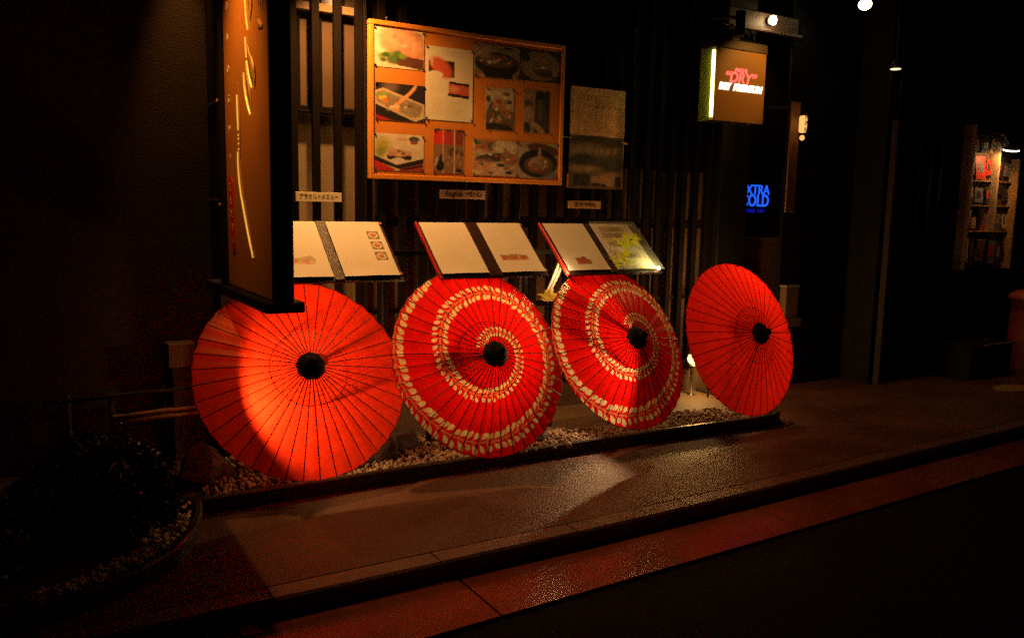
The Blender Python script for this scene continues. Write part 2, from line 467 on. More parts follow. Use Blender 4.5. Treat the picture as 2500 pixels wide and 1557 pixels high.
# garden bed and its dark edging
bed_pts = [(-6, 3.0), (-1.2, 3.18), (-.35, 3.24), (0.0, 3.27), (.17, 3.33), (.35, 3.43), (.50, 3.57), (.60, 3.75), (.665, 3.92), (.70, 4.10), (.78, 4.115), (1.6, 4.118), (2.9, 4.115), (3.8, 4.08), (4.45, 4.045), (4.62, 4.06), (4.70, 4.12), (4.72, 4.22), (4.72, 4.99), (-6, 4.99)]
mb = MB(); mb.prism(bed_pts, -.04, .045, lambda u, v, t: (u, v, t))
tag(mb.build("garden_bed", M_SOIL), kind='structure')
ed = thing("edging", "low dark edging strip round the gravel bed under the umbrellas", "edging", (0, 0, 0))
def edge_run(pts, h, w, name):
    mb = MB()
    n = len(pts); prev = None
    for i, (x, y) in enumerate(pts):
        a = pts[max(0, i-1)]; b = pts[min(n-1, i+1)]
        d = Vector((b[0]-a[0], b[1]-a[1])).normalized(); nn = Vector((-d.y, d.x))
        q = [Vector((x, y)), Vector((x, y))+nn*w]
        ring = [mb.bm.verts.new((q[0].x, q[0].y, -.03)), mb.bm.verts.new((q[0].x, q[0].y, h-.008)), mb.bm.verts.new((q[0].x+nn.x*.008, q[0].y+nn.y*.008, h)),
                mb.bm.verts.new((q[1].x, q[1].y, h)), mb.bm.verts.new((q[1].x, q[1].y, -.03))]
        if prev:
            for k in range(5): mb.bm.faces.new((prev[k], prev[(k+1) % 5], ring[(k+1) % 5], ring[k]))
        else: mb.bm.faces.new(ring)
        prev = ring
    mb.bm.faces.new(prev[::-1])
    return mb.build(name, M_EDGE, ed)
edge_run([(.735, 4.085), (1.6, 4.088), (2.9, 4.086), (3.8, 4.052), (4.46, 4.012), (4.60, 4.02), (4.70, 4.07), (4.735, 4.15), (4.74, 4.95)], .082, .028, "long_strip")
edge_run([(-6, 2.96), (-1.2, 3.14), (-.35, 3.2), (.03, 3.235), (.19, 3.295), (.38, 3.40), (.535, 3.55), (.64, 3.74), (.70, 3.92), (.73, 4.08)], .075, .03, "curved_strip")
# thin wire loop on the pavement at the end of the edging
mb = MB(); mb.tube([(4.35, 3.98, .006), (4.5, 3.955, .006), (4.66, 3.965, .006), (4.78, 4.02, .006), (4.80, 4.10, .006), (4.77, 4.16, .006)], .004, 6)
tag(mb.build("cable", M_DMETAL, None, True), "thin black cable curving round the far end of the edging", "cable")

apron = MB().box(2.45, 4.70, 4.30, 4.984, .03, .058, .004).build("apron", M_FOUND); tag(apron, kind='structure')
# gravel: pale pebbles (nobody could count them)
def pebbles(name, spots, label, lo=.010, hi=.024, m=None):
    base = bmesh.new(); bmesh.ops.create_icosphere(base, subdivisions=1, radius=1)
    bv = np.array([v.co[:] for v in base.verts]); bf = np.array([[v.index for v in f.verts] for f in base.faces]); base.free()
    V = []; F = []; n = 0
    for (x, y, z) in spots:
        s = lo+(hi-lo)*nrs.rand()**1.6
        q = Euler((nrs.rand()*6, nrs.rand()*6, nrs.rand()*6)).to_matrix()
        sc = np.array([s*(.8+.6*nrs.rand()), s*(.7+.4*nrs.rand()), s*(.5+.3*nrs.rand())])
        vv = (bv*(1+.12*nrs.randn(len(bv), 1)))*sc
        vv = vv @ np.array(q).T
        V.append(vv+np.array([x, y, z+s*.35])); F.append(bf+n); n += len(bv)
    me = bpy.data.meshes.new(name); me.from_pydata(np.vstack(V).tolist(), [], np.vstack(F).tolist()); me.update(); me.shade_smooth()
    return tag(link_mesh(name, me, m or M_STONE), label, "gravel", kind='stuff')
sp = []
for i in range(3400):
    x = nrs.uniform(.76, 4.66); y = 4.12+.62*nrs.rand()**1.4
    if x > 2.3: y = 4.09+(.30+.06*math.sin(x*5))*nrs.rand()**1.2
    if x > 3.75 and y < 4.02: continue
    sp.append((x, y, .047+.012*nrs.rand()))
pebbles("gravel", sp, "small stones filling the long bed along the edging under the umbrellas")
sp = []
arc = [(.03, 3.30), (.19, 3.36), (.36, 3.46), (.50, 3.60), (.585, 3.75), (.64, 3.92), (.67, 4.08)]
for i in range(900):
    t = nrs.rand()*(len(arc)-1.001); k = int(t); fr = t-k
    x = arc[k][0]*(1-fr)+arc[k+1][0]*fr; y = arc[k][1]*(1-fr)+arc[k+1][1]*fr
    w = (.05+.07*fr*(k > 2) + (.09 if k >= 3 else .02))*nrs.rand()
    sp.append((x-w*.75, y+w*.5, .047+.02*nrs.rand()))
pebbles("gravel", sp, "marble pebbles along the curved edging at the lower left, coloured paler as lit", .012, .028, M_MARBLE)  # same gravel in a brighter colour, standing for the light on it

def rock(name, loc, dims, label, seed):
    bm = bmesh.new(); bmesh.ops.create_icosphere(bm, subdivisions=4, radius=1)
    r = random.Random(seed)
    cuts = [(Vector((r.uniform(-1, 1), r.uniform(-1, 1), r.uniform(-.3, 1))).normalized(), r.uniform(.55, .85)) for _ in range(11)]
    from mathutils import noise
    for v in bm.verts:
        for n, d in cuts:
            k = v.co.dot(n)
            if k > d: v.co -= n*(k-d)*.9
        v.co *= 1+.10*noise.noise(v.co*2.2+Vector((seed, 0, 0)))+.03*noise.noise(v.co*9)
    for v in bm.verts: v.co = Vector((v.co.x*dims[0], v.co.y*dims[1], v.co.z*dims[2]))
    me = bpy.data.meshes.new(name); bm.to_mesh(me); bm.free()
    o = link_mesh(name, me, M_ROCK); o.location = loc
    return tag(o, label, "rock", "rocks in the gravel bed")
rock("garden_rock", (.82, 4.44, .11), (.17, .14, .14), "dark rounded rock at the lower left edge of the plain red umbrella", 3)
rock("garden_rock", (.56, 4.16, .07), (.13, .11, .10), "dark low rock left of the plain umbrella where the gravel turns", 5)
rock("garden_rock", (1.76, 4.38, .13), (.12, .10, .15), "upright jagged rock between the plain umbrella and the first patterned umbrella", 8)
rock("garden_rock", (1.93, 4.52, .10), (.13, .10, .12), "low brown rock behind the foot of the first patterned umbrella", 12)
rock("garden_rock", (2.78, 4.30, .08), (.10, .09, .07), "small flat rock between the two patterned umbrellas", 15)
o = rock("boulder", (-.02, 3.30, .085), (.035, .03, .026), "single round pale stone on the curved edging at the bottom left", 21)
o['category'] = "stone"; del o['group']; o.data.materials.clear(); o.data.materials.append(M_STONE)

# ------------------------------------------------------------------ FACADE
fac = thing("restaurant_building", "dark timber restaurant front with slatted screens behind the umbrellas", "building", (0, 5.0, 0))
FM = fac
def fbox(name, m, x0, x1, y0, y1, z0, z1, bev=0):
    return box(name, m, FM, x0, x1, y0-5, y1-5, z0, z1, bev)
fbox("foundation", M_FOUND, 1.0, 4.87, 4.985, 5.30, -.05, .245, .006)
fbox("sill_beam", M_BLACKWOOD, 1.0, 4.87, 4.97, 5.06, .247, .315, .004)
fbox("back_wall", M_BWALL, 1.935, 4.87, 5.065, 5.30, .317, 1.80)
fbox("shaded_back_wall", M_SLATB, 1.935, 4.87, 5.065, 5.30, 1.802, 3.4)  # upper part of the back wall blackened, its shade put into the colour
fbox("frosted_pane", M_FROST, 1.0, 1.927, 5.120, 5.124, .317, 2.034)
fbox("inner_shelf", M_BLACKWOOD, 1.0, 1.927, 5.15, 5.26, 1.94, 2.03)
fbox("room_back", M_PLASTER, .96, 1.96, 5.98, 6.0, .2, 2.10)
fbox("room_side", M_PLASTER, .94, .96, 5.126, 6.0, .2, 2.10); fbox("room_side", M_PLASTER, 1.96, 1.98, 5.301, 6.0, .2, 2.10)
fbox("room_ceiling", M_PLASTER, .94, 1.98, 5.301, 6.0, 2.101, 2.12); fbox("room_floor", M_PLASTER, .94, 1.98, 5.301, 6.0, .17, .199)
fbox("window_ledge", M_SLAT, 1.0, 1.927, 5.045, 5.118, 2.035, 2.052, .003)
fbox("window_ledge", M_SLAT, 1.0, 1.927, 5.07, 5.118, 2.058, 2.072, .002)
fbox("window_panel", M_WINDOW, 1.0, 1.927, 5.10, 5.30, 2.08, 3.4)
for k in range(-4, 3):
    x = 1.590+.135*k
    fbox("window_mullion", M_SLAT, x+.052, x+.084, 5.085, 5.098, 2.08, 3.35, .002)
fbox("lamp_shelf", M_PLASTER, 1.30, 1.92, 5.045, 5.098, 2.625, 2.672, .003)
# section A: slats beside the board
for k in range(-4, 3):
    x = 1.585+.135*k
    fbox("slat", M_SLAT, x, x+.046, 5.0, 5.034, .317, 3.38, .003)
fbox("corner_post", M_BLACKWOOD, 1.905, 1.925, 5.0, 5.04, .317, 3.38, .002)
x = 2.0
while x < 4.14:
    fbox("slat", M_SLATB, x, x+.05, 5.0, 5.034, .317, 3.38, .003); x += .1425
for k in range(-1, 4):
    x = 4.387+.127*k
    fbox("slat", M_SLATB, x, x+.047, 5.0, 5.034, .317, 3.38, .003)
fbox("lattice_rail", M_SLAT, 1.93, 4.86, 5.036, 5.05, 1.36, 1.385)
fbox("lattice_rail", M_SLAT, 3.9, 4.86, 5.036, 5.05, 1.965, 1.985)
fbox("lattice_rail", M_SLAT, 1.0, 4.86, 5.036, 5.05, .80, .83)
fbox("pillar", M_BLACKWOOD, 4.872, 5.183, 4.96, 5.30, 0.0, 3.4, .006)
# entrance recess
fbox("door_panel", M_WINDOW, 5.187, 6.10, 5.24, 5.30, 0.0, 1.30)
fbox("door_upper", M_BLACKWOOD, 5.187, 6.10, 5.235, 5.30, 1.303, 3.4)
fbox("door_kick_board", mat("brown_board", (.16, .085, .05), .6, var=.2, scale=3), 5.43, 5.93, 5.215, 5.238, .12, 1.278, .004)
fbox("side_wall", M_BLACKWOOD, 5.62, 6.50, 4.97, 5.0, 0.0, 3.4, .004)
fbox("wall_board", mat("dim_post", (.035, .02, .012), .5, var=.3, scale=6, stretch=(6, 6, 1)), 6.545, 6.585, 4.60, 4.66, 0.0, 2.3, .003)
fbox("right_wall", M_BLACKWOOD, 6.50, 16.0, 4.67, 5.30, 0.0, 3.6, .004)
for i in range(12):
    x = 6.62+.16*i
    if 7.55 < x < 8.45: continue
    fbox("batten", M_BLACKWOOD, x, x+.03, 4.645, 4.669, .05, 3.0, .002)
fbox("eaves", M_BLACKWOOD, -6.0, 16.0, 3.75, 5.30, 3.42, 3.50)
fbox("eaves_beam", M_BLACKWOOD, -6.0, 16.0, 3.75, 3.87, 3.30, 3.418, .006)
for i in range(26):
    x = .2+.455*i
    fbox("rafter", M_BLACKWOOD, x, x+.05, 3.88, 4.99, 3.34, 3.418, .003)
# left part: plaster wall
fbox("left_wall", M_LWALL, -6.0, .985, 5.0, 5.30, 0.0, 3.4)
fbox("corner_pillar", M_BLACKWOOD, .985, 1.055, 4.80, 5.04, 0, 3.4, .005)  # drawn deeper to keep the board lamp off the left wall
fbox("entry_canopy_beam", mat("beam_steel", (.06, .035, .02), .5, var=.3, scale=4), 4.85, 5.62, 4.93, 4.958, 2.93, 3.06, .003)
fbox("entry_canopy_lip", M_METAL, 4.85, 5.62, 4.885, 4.93, 2.905, 2.927, .002)

# ------------------------------------------------------------------ UMBRELLAS
RAD, HH, NR = .55, .17, 40
def canopy_z(r): return HH*(1-r**1.2)

def canopy_mesh(name, rings, sub, painter=None):
    rr = np.linspace(.055, 1.0, rings); nt = NR*sub
    th = np.arange(nt)/nt*2*np.pi
    RR, TH = np.meshgrid(rr, th, indexing='ij')
    ph = (TH*NR/(2*np.pi)) % 1.0
    sag = np.sin(np.pi*ph)**2
    pan = (TH*NR/(2*np.pi)).astype(int) % NR; q = np.random.RandomState(rings+sub); amp = q.uniform(.4, 2.6, NR)[pan]; jit = q.uniform(-1, 1, NR)[pan]
    rad = RAD*RR*(1-.006*sag*RR**2*amp)
    chord = np.cos(np.pi/NR)/np.cos(2*np.pi/NR*(ph-.5))       # taut panel: straight between the ribs
    rad = rad*(chord*.9+.1)
    Z = HH*(1-RR**1.2)-.0020*amp*sag*np.minimum(1, RR*1.5)+.0016*jit*np.sin(2*np.pi*ph)*RR
    V = np.stack([rad*np.cos(TH), rad*np.sin(TH), Z], -1).reshape(-1, 3)
    idx = np.arange(rings*nt).reshape(rings, nt); nx = np.roll(idx, -1, axis=1)
    F = np.stack([idx[:-1], idx[1:], nx[1:], nx[:-1]], -1).reshape(-1, 4)
    me = bpy.data.meshes.new(name); me.from_pydata(V.tolist(), [], F.tolist()); me.update(); me.shade_smooth()
    if painter is not None:
        C = np.ones((len(V), 4)); C[:, :3] = painter(RR.ravel(), TH.ravel())
        ca = me.color_attributes.new("print", 'FLOAT_COLOR', 'POINT'); ca.data.foreach_set("color", C.ravel())
    return me

SP2 = [(.150, 143.8), (.213, 103.9), (.265, 67.6), (.303, 39.9), (.325, 20.2), (.326, 1.3), (.320, -21.2), (.325, -44.8), (.354, -68.7), (.385, -92.0), (.422, -109.7), (.453, -127.4), (.476, -145.9), (.502, -165.3), (.533, -184), (.556, -202.4), (.596, -220.5), (.63, -237.8), (.66, -256.1), (.704, -272.6), (.743, -286.8), (.772, -300.1), (.786, -313.8), (.795, -328.2), (.803, -340.7), (.797, -354.6), (.785, -368.3), (.777, -384.7), (.776, -399.9), (.78, -416.2), (.792, -432.9), (.823, -447.7), (.859, -461), (.882, -474.3), (.896, -487.4), (.905, -498.5), (.918, -509), (.941, -518.4), (.960, -528.2), (.972, -540.2), (.985, -551.8), (.999, -566), (1.02, -590), (1.04, -610)]
SP3 = [(.168, 107.9), (.243, 86.7), (.32, 58.7), (.361, 37.7), (.372, 18.5), (.368, -2.0), (.355, -26.5), (.36, -58.6), (.385, -85.5), (.429, -111.1), (.462, -131.5), (.485, -150.1), (.512, -169.8), (.53, -188.8), (.55, -210.9), (.575, -229.4), (.629, -255.7), (.70, -276), (.79, -294.8), (.85, -310), (.89, -324), (.89, -336.7), (.87, -350), (.84, -365), (.80, -384.6), (.78, -408.5), (.785, -425), (.815, -445), (.845, -459.8), (.894, -477.8), (.915, -488), (.928, -497), (.947, -506.3), (.973, -517.7), (.983, -529.2), (.985, -539), (.99, -549.5), (.998, -558.4), (1.01, -568.8), (1.04, -600)]

def vine_painter(sp):
    A = np.array([-a for _, a in sp]); Q = np.array([r for r, _ in sp])
    def paint(rr, th):
        x = rr*np.cos(th); y = rr*np.sin(th)
        red = np.array([.85, .008, .007]); cream = np.array([.92, .80, .48])
        m = np.zeros(len(rr)); stem = np.zeros(len(rr))
        # walk along the vine
        a = np.linspace(A[0], A[-1], 4000); r = np.interp(a, A, Q)
        for _ in range(3): r = np.convolve(np.pad(r, 40, mode='edge'), np.ones(81)/81, 'valid')
        px = r*np.cos(-np.radians(a)); py = r*np.sin(-np.radians(a))
        ds = np.hypot(np.diff(px), np.diff(py)); s = np.concatenate([[0], np.cumsum(ds)])
        # stem: distance to the polyline, by local windows
        for k in range(0, len(a), 3):
            w = .0045+.0035*r[k]
            sel = (np.abs(x-px[k]) < w*2) & (np.abs(y-py[k]) < w*2)
            if sel.any():
                d = np.hypot(x[sel]-px[k], y[sel]-py[k])
                stem[sel] = np.maximum(stem[sel], np.clip((w-d)/.003+.5, 0, 1))
        pos = .01; side = 1; i = 0
        rs = np.random.RandomState(4)
        while pos < s[-1]:
            k = int(np.searchsorted(s, pos)); k = min(k, len(a)-2)
            rk = r[k]; Ls = .036+.070*rk; Ws = .021+.034*rk
            tx = px[k+1]-px[k]; ty = py[k+1]-py[k]; q = math.hypot(tx, ty); tx /= q; ty /= q
            for side in (1, -1):
                nx, ny = -ty*side, tx*side
                ang = R(48+rs.uniform(-9, 9))
                dx = -tx*math.cos(ang)*1+nx*math.sin(ang); dy = -ty*math.cos(ang)+ny*math.sin(ang)
                off = .010+.014*rk
                bx = px[k]+nx*off*.6; by = py[k]+ny*off*.6
                L = Ls*(.9+.2*rs.rand()); W = Ws*(.9+.2*rs.rand())
                cx = bx+dx*(off+L*.5); cy = by+dy*(off+L*.5)
                sel = (np.abs(x-cx) < L) & (np.abs(y-cy) < L)
                if not sel.any(): continue
                u = ((x[sel]-bx)*dx+(y[sel]-by)*dy-off*.5)/L; v = ((x[sel]-bx)*(-dy)+(y[sel]-by)*dx)/(W*.5)
                uu = np.clip(u, 0, 1)
                wdt = np.sin(np.pi*uu**1.55)**.8
                e = np.where((u > 0) & (u < 1), (wdt-np.abs(v)), -1)
                m[sel] = np.maximum(m[sel], np.clip(e*6+.5, 0, 1))
                # petiole
                e2 = (np.abs(v) < .16) & (u > -.35) & (u <= .08)
                stem[sel] = np.maximum(stem[sel], e2*.9)
            pos += (.034+.052*rk)
        col = red[None]*(1-m[:, None])+cream[None]*m[:, None]
        sc = np.array([.82, .30, .15])
        k = (stem*(1-m))[:, None]
        return col*(1-k)+sc[None]*k
    return paint

CAN_PLAIN = canopy_mesh("canopy", 40, 6)
CAN_CRIM = canopy_mesh("canopy", 40, 6)
CAN_P2 = canopy_mesh("canopy", 200, 16, vine_painter(SP2))
CAN_P3 = canopy_mesh("canopy", 200, 16, vine_painter(SP3))

def rib_mesh():
    mb = MB(); pts = []
    for r in np.linspace(.05, 1.004, 14): pts.append((RAD*r, 0, canopy_z(min(r, 1))-.0004))
    mb.tube(pts, [.0024]*14, 5)
    bmesh.ops.recalc_face_normals(mb.bm, faces=mb.bm.faces)
    me = bpy.data.meshes.new("rib"); mb.bm.to_mesh(me); mb.bm.free(); me.materials.append(M_RIB); return me
RIB = rib_mesh()

def umbrella(loc, az, el, can, m, label, spin=0.0, rad=RAD):
    n = Vector((math.cos(R(el))*math.cos(R(az)), math.cos(R(el))*math.sin(R(az)), math.sin(R(el))))
    a = Vector((0, 0, 1)).cross(n).normalized(); b = n.cross(a)
    Mx = Matrix(((a.x, b.x, n.x), (a.y, b.y, n.y), (a.z, b.z, n.z)))
    t = thing("paper_umbrella", label, "umbrella", loc, "open paper umbrellas resting along the bed", Mx.to_euler())
    k = rad/RAD; t.scale = (k, k, k)
    c = link_mesh("canopy", can, m, t)
    for i in range(NR):
        o = link_mesh("rib", RIB, None, t); o.rotation_euler = (0, 0, 2*math.pi*i/NR)
    # cap tied over the crown
    cap = MB().lathe([(.062, HH-.030), (.071, HH-.024), (.073, HH-.010), (.066, HH+.012), (.048, HH+.026), (.030, HH+.031), (.021, HH+.036), (.017, HH+.048), (.024, HH+.056), (.023, HH+.068), (.012, HH+.076), (0, HH+.077)], 28)
    for v in cap.bm.verts:
        g = 1+.05*math.sin(9*math.atan2(v.co.y, v.co.x))
        v.co.x *= g; v.co.y *= g
    cap.build("crown_cap", M_CAP, t, True)
    MB().lathe([(0, HH-.03), (.026, HH-.03), (.028, HH-.075), (.020, HH-.082), (0, HH-.082)], 20).build("upper_hub", M_RIB, t, True)
    MB().lathe([(.013, -.245), (.030, -.245), (.030, -.195), (.013, -.195)], 20).build("runner", M_RIB, t, True)
    MB().tube([(0, 0, HH-.03), (0, 0, -.30)], .010, 10).build("shaft", M_BAMBOO, t, True)
    st = MB()
    for i in range(NR):
        q = 2*math.pi*(i)/NR
        st.tube([(.028*math.cos(q), .028*math.sin(q), -.215), (RAD*.36*math.cos(q), RAD*.36*math.sin(q), canopy_z(.36)-.006)], .0013, 4)
    # cotton thread laced round the struts
    ringp = [(RAD*.36*math.cos(2*math.pi*i/80), RAD*.36*math.sin(2*math.pi*i/80), canopy_z(.36)-.005) for i in range(81)]
    st.tube(ringp, .0014, 4, cap=False)
    s = st.build("struts", M_RIB, t); s['kind'] = "stuff"
    # rim cord
    rp = []
    for i in range(NR*2+1):
        q = 2*math.pi*i/(NR*2); rr = RAD*(1.0 if i % 2 == 0 else math.cos(math.pi/NR)*.994)
        rp.append((rr*math.cos(q), rr*math.sin(q), -.001))
    MB().tube(rp, .0018, 5, cap=False).build("rim_cord", M_BAMBOO if m is M_PATT else m, t, True)
    return t

umbrella((1.276, 4.235, .602), -91.1, 30.8, CAN_PLAIN, M_RED, "plain red paper umbrella glowing from a lamp behind it, under the hanging blade sign")
umbrella((2.266, 4.114, .627), -87.5, 24.4, CAN_P2, M_PATT, "red umbrella with a spiral of cream leaves, next to the plain glowing umbrella")
umbrella((3.276, 4.136, .642), -83.0, 27.6, CAN_P3, M_PATT, "leaf patterned red umbrella with a brightly lit spiral middle, next to the gap", rad=.54)
umbrella((4.408, 4.195, .612), -85.0, 20.0, CAN_CRIM, M_CRIM, "plain red paper umbrella set apart at the far right end of the row")

# small spotlights on the gravel behind them
def ground_spot(loc, target, label):
    t = thing("ground_spotlight", label, "spotlight", loc, "spotlights hidden behind the umbrellas")
    d = (Vector(target)-Vector(loc)).normalized(); q = d.to_track_quat('Z', 'Y').to_matrix().to_4x4()
    M = Matrix.Translation((0, 0, .0)) @ q
    MB().lathe([(0, -.09), (.028, -.09), (.034, -.08), (.036, -.02), (.033, -.02), (.030, -.045), (0, -.045)], 20, M).build("housing", M_DMETAL, t, True)
    MB().lathe([(0, -.040), (.027, -.040), (.026, -.034), (0, -.030)], 16, M).build("lens", M_GLOBE, t, True)
    MB().tube([(-d.x*.09, -d.y*.09, -d.z*.09), (-d.x*.09, -d.y*.09, .045-loc[2])], .007, 8).build("spike", M_DMETAL, t)
ground_spot((1.03, 4.33, .37), (1.36, 4.10, .56), "small black spotlight in the gravel behind the glowing plain umbrella")
ground_spot((2.52, 4.66, .40), (2.42, 4.15, .72), "small black spotlight behind the first leaf patterned umbrella")
ground_spot((3.36, 4.36, .42), (3.08, 4.08, .58), "small black spotlight behind the second leaf patterned umbrella")
t = thing("stake_lamp", "small bright lamp on a stake, hidden behind the last plain umbrella", "lamp", (4.62, 4.72, .045))
MB().tube([(0, 0, 0), (0, 0, .80)], .008, 8).build("stake", M_DMETAL, t, True)
MB().lathe([(0, .801), (.028, .806), (.040, .83), (.028, .862), (0, .868)], 18).build("bulb", M_BULB, t, True)
# garden lamp at the wall
t = thing("garden_lamp", "small lit globe lamp by the wall in the gap before the last umbrella", "lamp", (4.575, 4.86, .045))
MB().lathe([(0, 0), (.045, 0), (.045, .012), (.012, .016), (.012, .235), (.034, .24), (.036, .255), (0, .255)], 20).build("stem", M_DMETAL, t, True)
MB().lathe([(0, .256), (.020, .259), (.036, .275), (.042, .298), (.036, .322), (.024, .334), (0, .336)], 20).build("globe", M_GLOBE, t, True)
MB().lathe([(0, .337), (.046, .337), (.048, .347), (.030, .362), (0, .366)], 20).build("lamp_cap", M_DMETAL, t, True)

# ------------------------------------------------------------------ MENU STAND AND BOOKS
SY0, SZ0, SY1, SZ1 = 4.30, 1.10, 4.65, 1.40
SL = math.hypot(SY1-SY0, SZ1-SZ0); su = Vector((0, (SY1-SY0)/SL, (SZ1-SZ0)/SL)); sn = Vector((0, -su.z, su.y))
def slope(x, v, n): return (x, SY0+su.y*v+sn.y*n, SZ0+su.z*v+sn.z*n)
t = thing("menu_stand", "long dark sloping stand that carries the three open menus", "stand", (0, 0, 0))
def slope_box(name, m, parent, x0, x1, v0, v1, n0, n1, bev=.002):
    M = Matrix(((1, 0, 0, 0), (0, su.y, sn.y, SY0), (0, su.z, sn.z, SZ0), (0, 0, 0, 1)))
    return MB().box(x0, x1, v0, v1, n0, n1, bev, M).build(name, m, parent)
for (a, b) in ((1.13, 1.87), (2.10, 2.83), (2.98, 3.73)):
    slope_box("shelf", M_COVER, t, a, b, .01, SL-.01, -.040, -.022)
MB().box(1.15, 3.72, 4.50, 4.53, 1.205, 1.235).build("cross_rail", M_BLACKWOOD, t)
for x in (1.16, 1.84, 2.13, 2.80, 3.01, 3.68):
    MB().box(x, x+.03, 4.535, 4.565, .04, 1.24, .002).build("leg", M_BLACKWOOD, t)

def dish(cv, cx, cy, s, seed, red=True):
    r = np.random.RandomState(seed)
    cv.poly([(cx-s, cy-s*.7), (cx+s, cy-s*.7), (cx+s, cy+s*.7), (cx-s, cy+s*.7)], (.22, .14, .08))
    cv.ell(cx, cy, s*.85, s*.55, (.85, .75, .6)); cv.ell(cx, cy, s*.55, s*.38, (.55, .16, .05) if red else (.6, .42, .12))
    for _ in range(5): cv.ell(cx+s*.5*(r.rand()-.5), cy+s*.4*(r.rand()-.5), s*.15, s*.11, [(.75, .5, .1), (.15, .25, .05), (.8, .2, .1)][r.randint(3)])
def page(book, kind, seed):
    cv = Canvas(84, 110, (.86, .80, .70), .31, .42)
    cv.noise(.03, 5, seed)
    ink = (.5, .34, .22)
    if kind == 'text':
        cv.lines(.1, .92, .88, .12, 17, ink, .22, seed)
    elif kind == 'strip':
        cv.lines(.1, .92, .88, .42, 9, ink, .2, seed)
        for i in range(3):
            x = .25+.21*i
            cv.poly([(x-.1, .23), (x+.1, .23), (x+.1, .33+.03*(i % 2)), (x-.1, .35)], (.5, .28, .18))
            cv.ell(x, .28, .07, .035, (.62, .12, .05)); cv.ell(x-.04, .31, .03, .02, (.3, .3, .12)); cv.ell(x+.04, .25, .04, .02, (.7, .35, .15))
    elif kind == 'strip_wide':
        cv.lines(.1, .92, .88, .42, 9, ink, .2, seed)
        cv.poly([(.12, .26), (.75, .22), (.80, .30), (.72, .38), (.5, .33), (.12, .36)], (.55, .35, .2))
        for i in range(9): cv.ell(.2+.065*i, .27+.02*math.sin(i*2), .05, .03, [(.8, .32, .1), (.5, .25, .12), (.75, .5, .2)][i % 3])
    elif kind == 'three':
        cv.lines(.08, .60, .9, .1, 16, ink, .16, seed)
        cv.lines(.45, .72, .965, .935, 1, ink, .5, 3)
        for i, y in enumerate((.74, .55, .35)): dish(cv, .80, y, .105, i+3)
    elif kind == 'small':
        cv.lines(.1, .92, .88, .35, 10, ink, .22, seed)
        cv.poly([(.3, .12), (.62, .12), (.66, .2), (.55, .26), (.3, .27)], (.45, .18, .10))
        cv.ell(.45, .2, .13, .05, (.5, .1, .05)); cv.ell(.5, .26, .05, .03, (.25, .12, .08))
    elif kind == 'photos':
        for i, y in enumerate((.88, .74, .55, .30)):
            cv.poly([(.15, y-.07), (.8, y-.07), (.8, y+.05), (.15, y+.05)], (.50, .40, .26))
            cv.ell(.45, y-.01, .22, .045, (.32, .24, .12)); cv.ell(.36, y, .09, .03, (.55, .3, .1)); cv.ell(.62, y-.01, .08, .03, (.2, .2, .08))
    return cv
def book(x0, x1, pl, gut, pr, kinds, label, red):
    t = thing("menu_book", label, "menu", (0, 0, 0), "open menus on the sloping stand")
    cov = slope_box("cover", M_COVER, t, x0, x1, -.012, SL, -.020, -.006)
    slope_box("cover_edge", M_REDCOVER if red else M_COVER, t, x0-.008, x0+.004, -.014, SL+.004, -.021, .001)
    slope_box("spine", M_COVER, t, gut[0], gut[1], -.006, SL-.004, -.0055, .004, .002)
    for (a, b), kd, sd in ((pl, kinds[0], 3), (pr, kinds[1], 9)):
        c = page(t, kd, sd)
        def fn(u, v, tt, a=a, b=b):
            lift = .009*math.exp(-v*9)*(1-.7*abs(u-.55))+.003*math.sin(v*2.6)
            return slope(a+(b-a)*u, .012+(SL-.022)*v, lift+.003-tt)
        print_sheet("page", c, fn, M_PAGE, t)
    for x in (x0+.02, x1-.012):
        for v in (.03, SL-.02):
            slope_box("corner_clip", M_GOLDP, cov, x-.009, x+.009, v-.009, v+.009, .0, .0035, .001)
    return t
book(1.13, 1.872, (1.145, 1.472), (1.474, 1.530), (1.533, 1.850), ('strip_wide', 'three'), "open brown menu with three small dish pictures, half behind the blade sign", False)
book(2.10, 2.832, (2.110, 2.416), (2.418, 2.500), (2.503, 2.812), ('text', 'strip'), "open menu with a red spine edge and a strip of dish pictures, the middle one", True)
b3 = book(2.98, 3.735, (2.992, 3.312), (3.314, 3.366), (3.369, 3.690), ('small', 'photos'), "open menu with red edge and photo page, lime leaf reflection built over it, the right one", True)
# clear sleeve lying on the third menu
sl = slope_box("clear_cover", M_CLEAR, b3, 3.36, 3.745, -.006, SL, .016, .0185)

# lime reflection over the third menu, built as leaves
t = thing("leaf_reflection", "bright lime green leaf shapes built for a reflection across the right menu", "plant", (0, 0, 0))
def leaf_mesh(c, ang, L, W, n0, mb, tilt=.3):
    d = (math.cos(ang), math.sin(ang)); p = (-d[1], d[0]); k = 9
    top = []; 
    for i in range(k+1):
        s = i/k; w = W*math.sin(math.pi*s**.8)*.5*(1+.18*math.sin(i*2.4)); 
        h = n0+tilt*L*s*(1-s)*1.2
        top.append((mb.bm.verts.new(slope(c[0]+d[0]*L*s+p[0]*w, c[1]+d[1]*L*s+p[1]*w, h+.004)), mb.bm.verts.new(slope(c[0]+d[0]*L*s, c[1]+d[1]*L*s, h)), mb.bm.verts.new(slope(c[0]+d[0]*L*s-p[0]*w, c[1]+d[1]*L*s-p[1]*w, h+.004))))
    for a, b in zip(top, top[1:]):
        mb.bm.faces.new((a[0], b[0], b[1], a[1])); mb.bm.faces.new((a[1], b[1], b[2], a[2]))
main = [(3.38, .05), (3.42, .04), (3.47, .10), (3.51, .20), (3.56, .24), (3.62, .27)]
MB().tube([slope(x, v, .027) for x, v in main], .004, 6).build("stem", M_LIME, t, True)
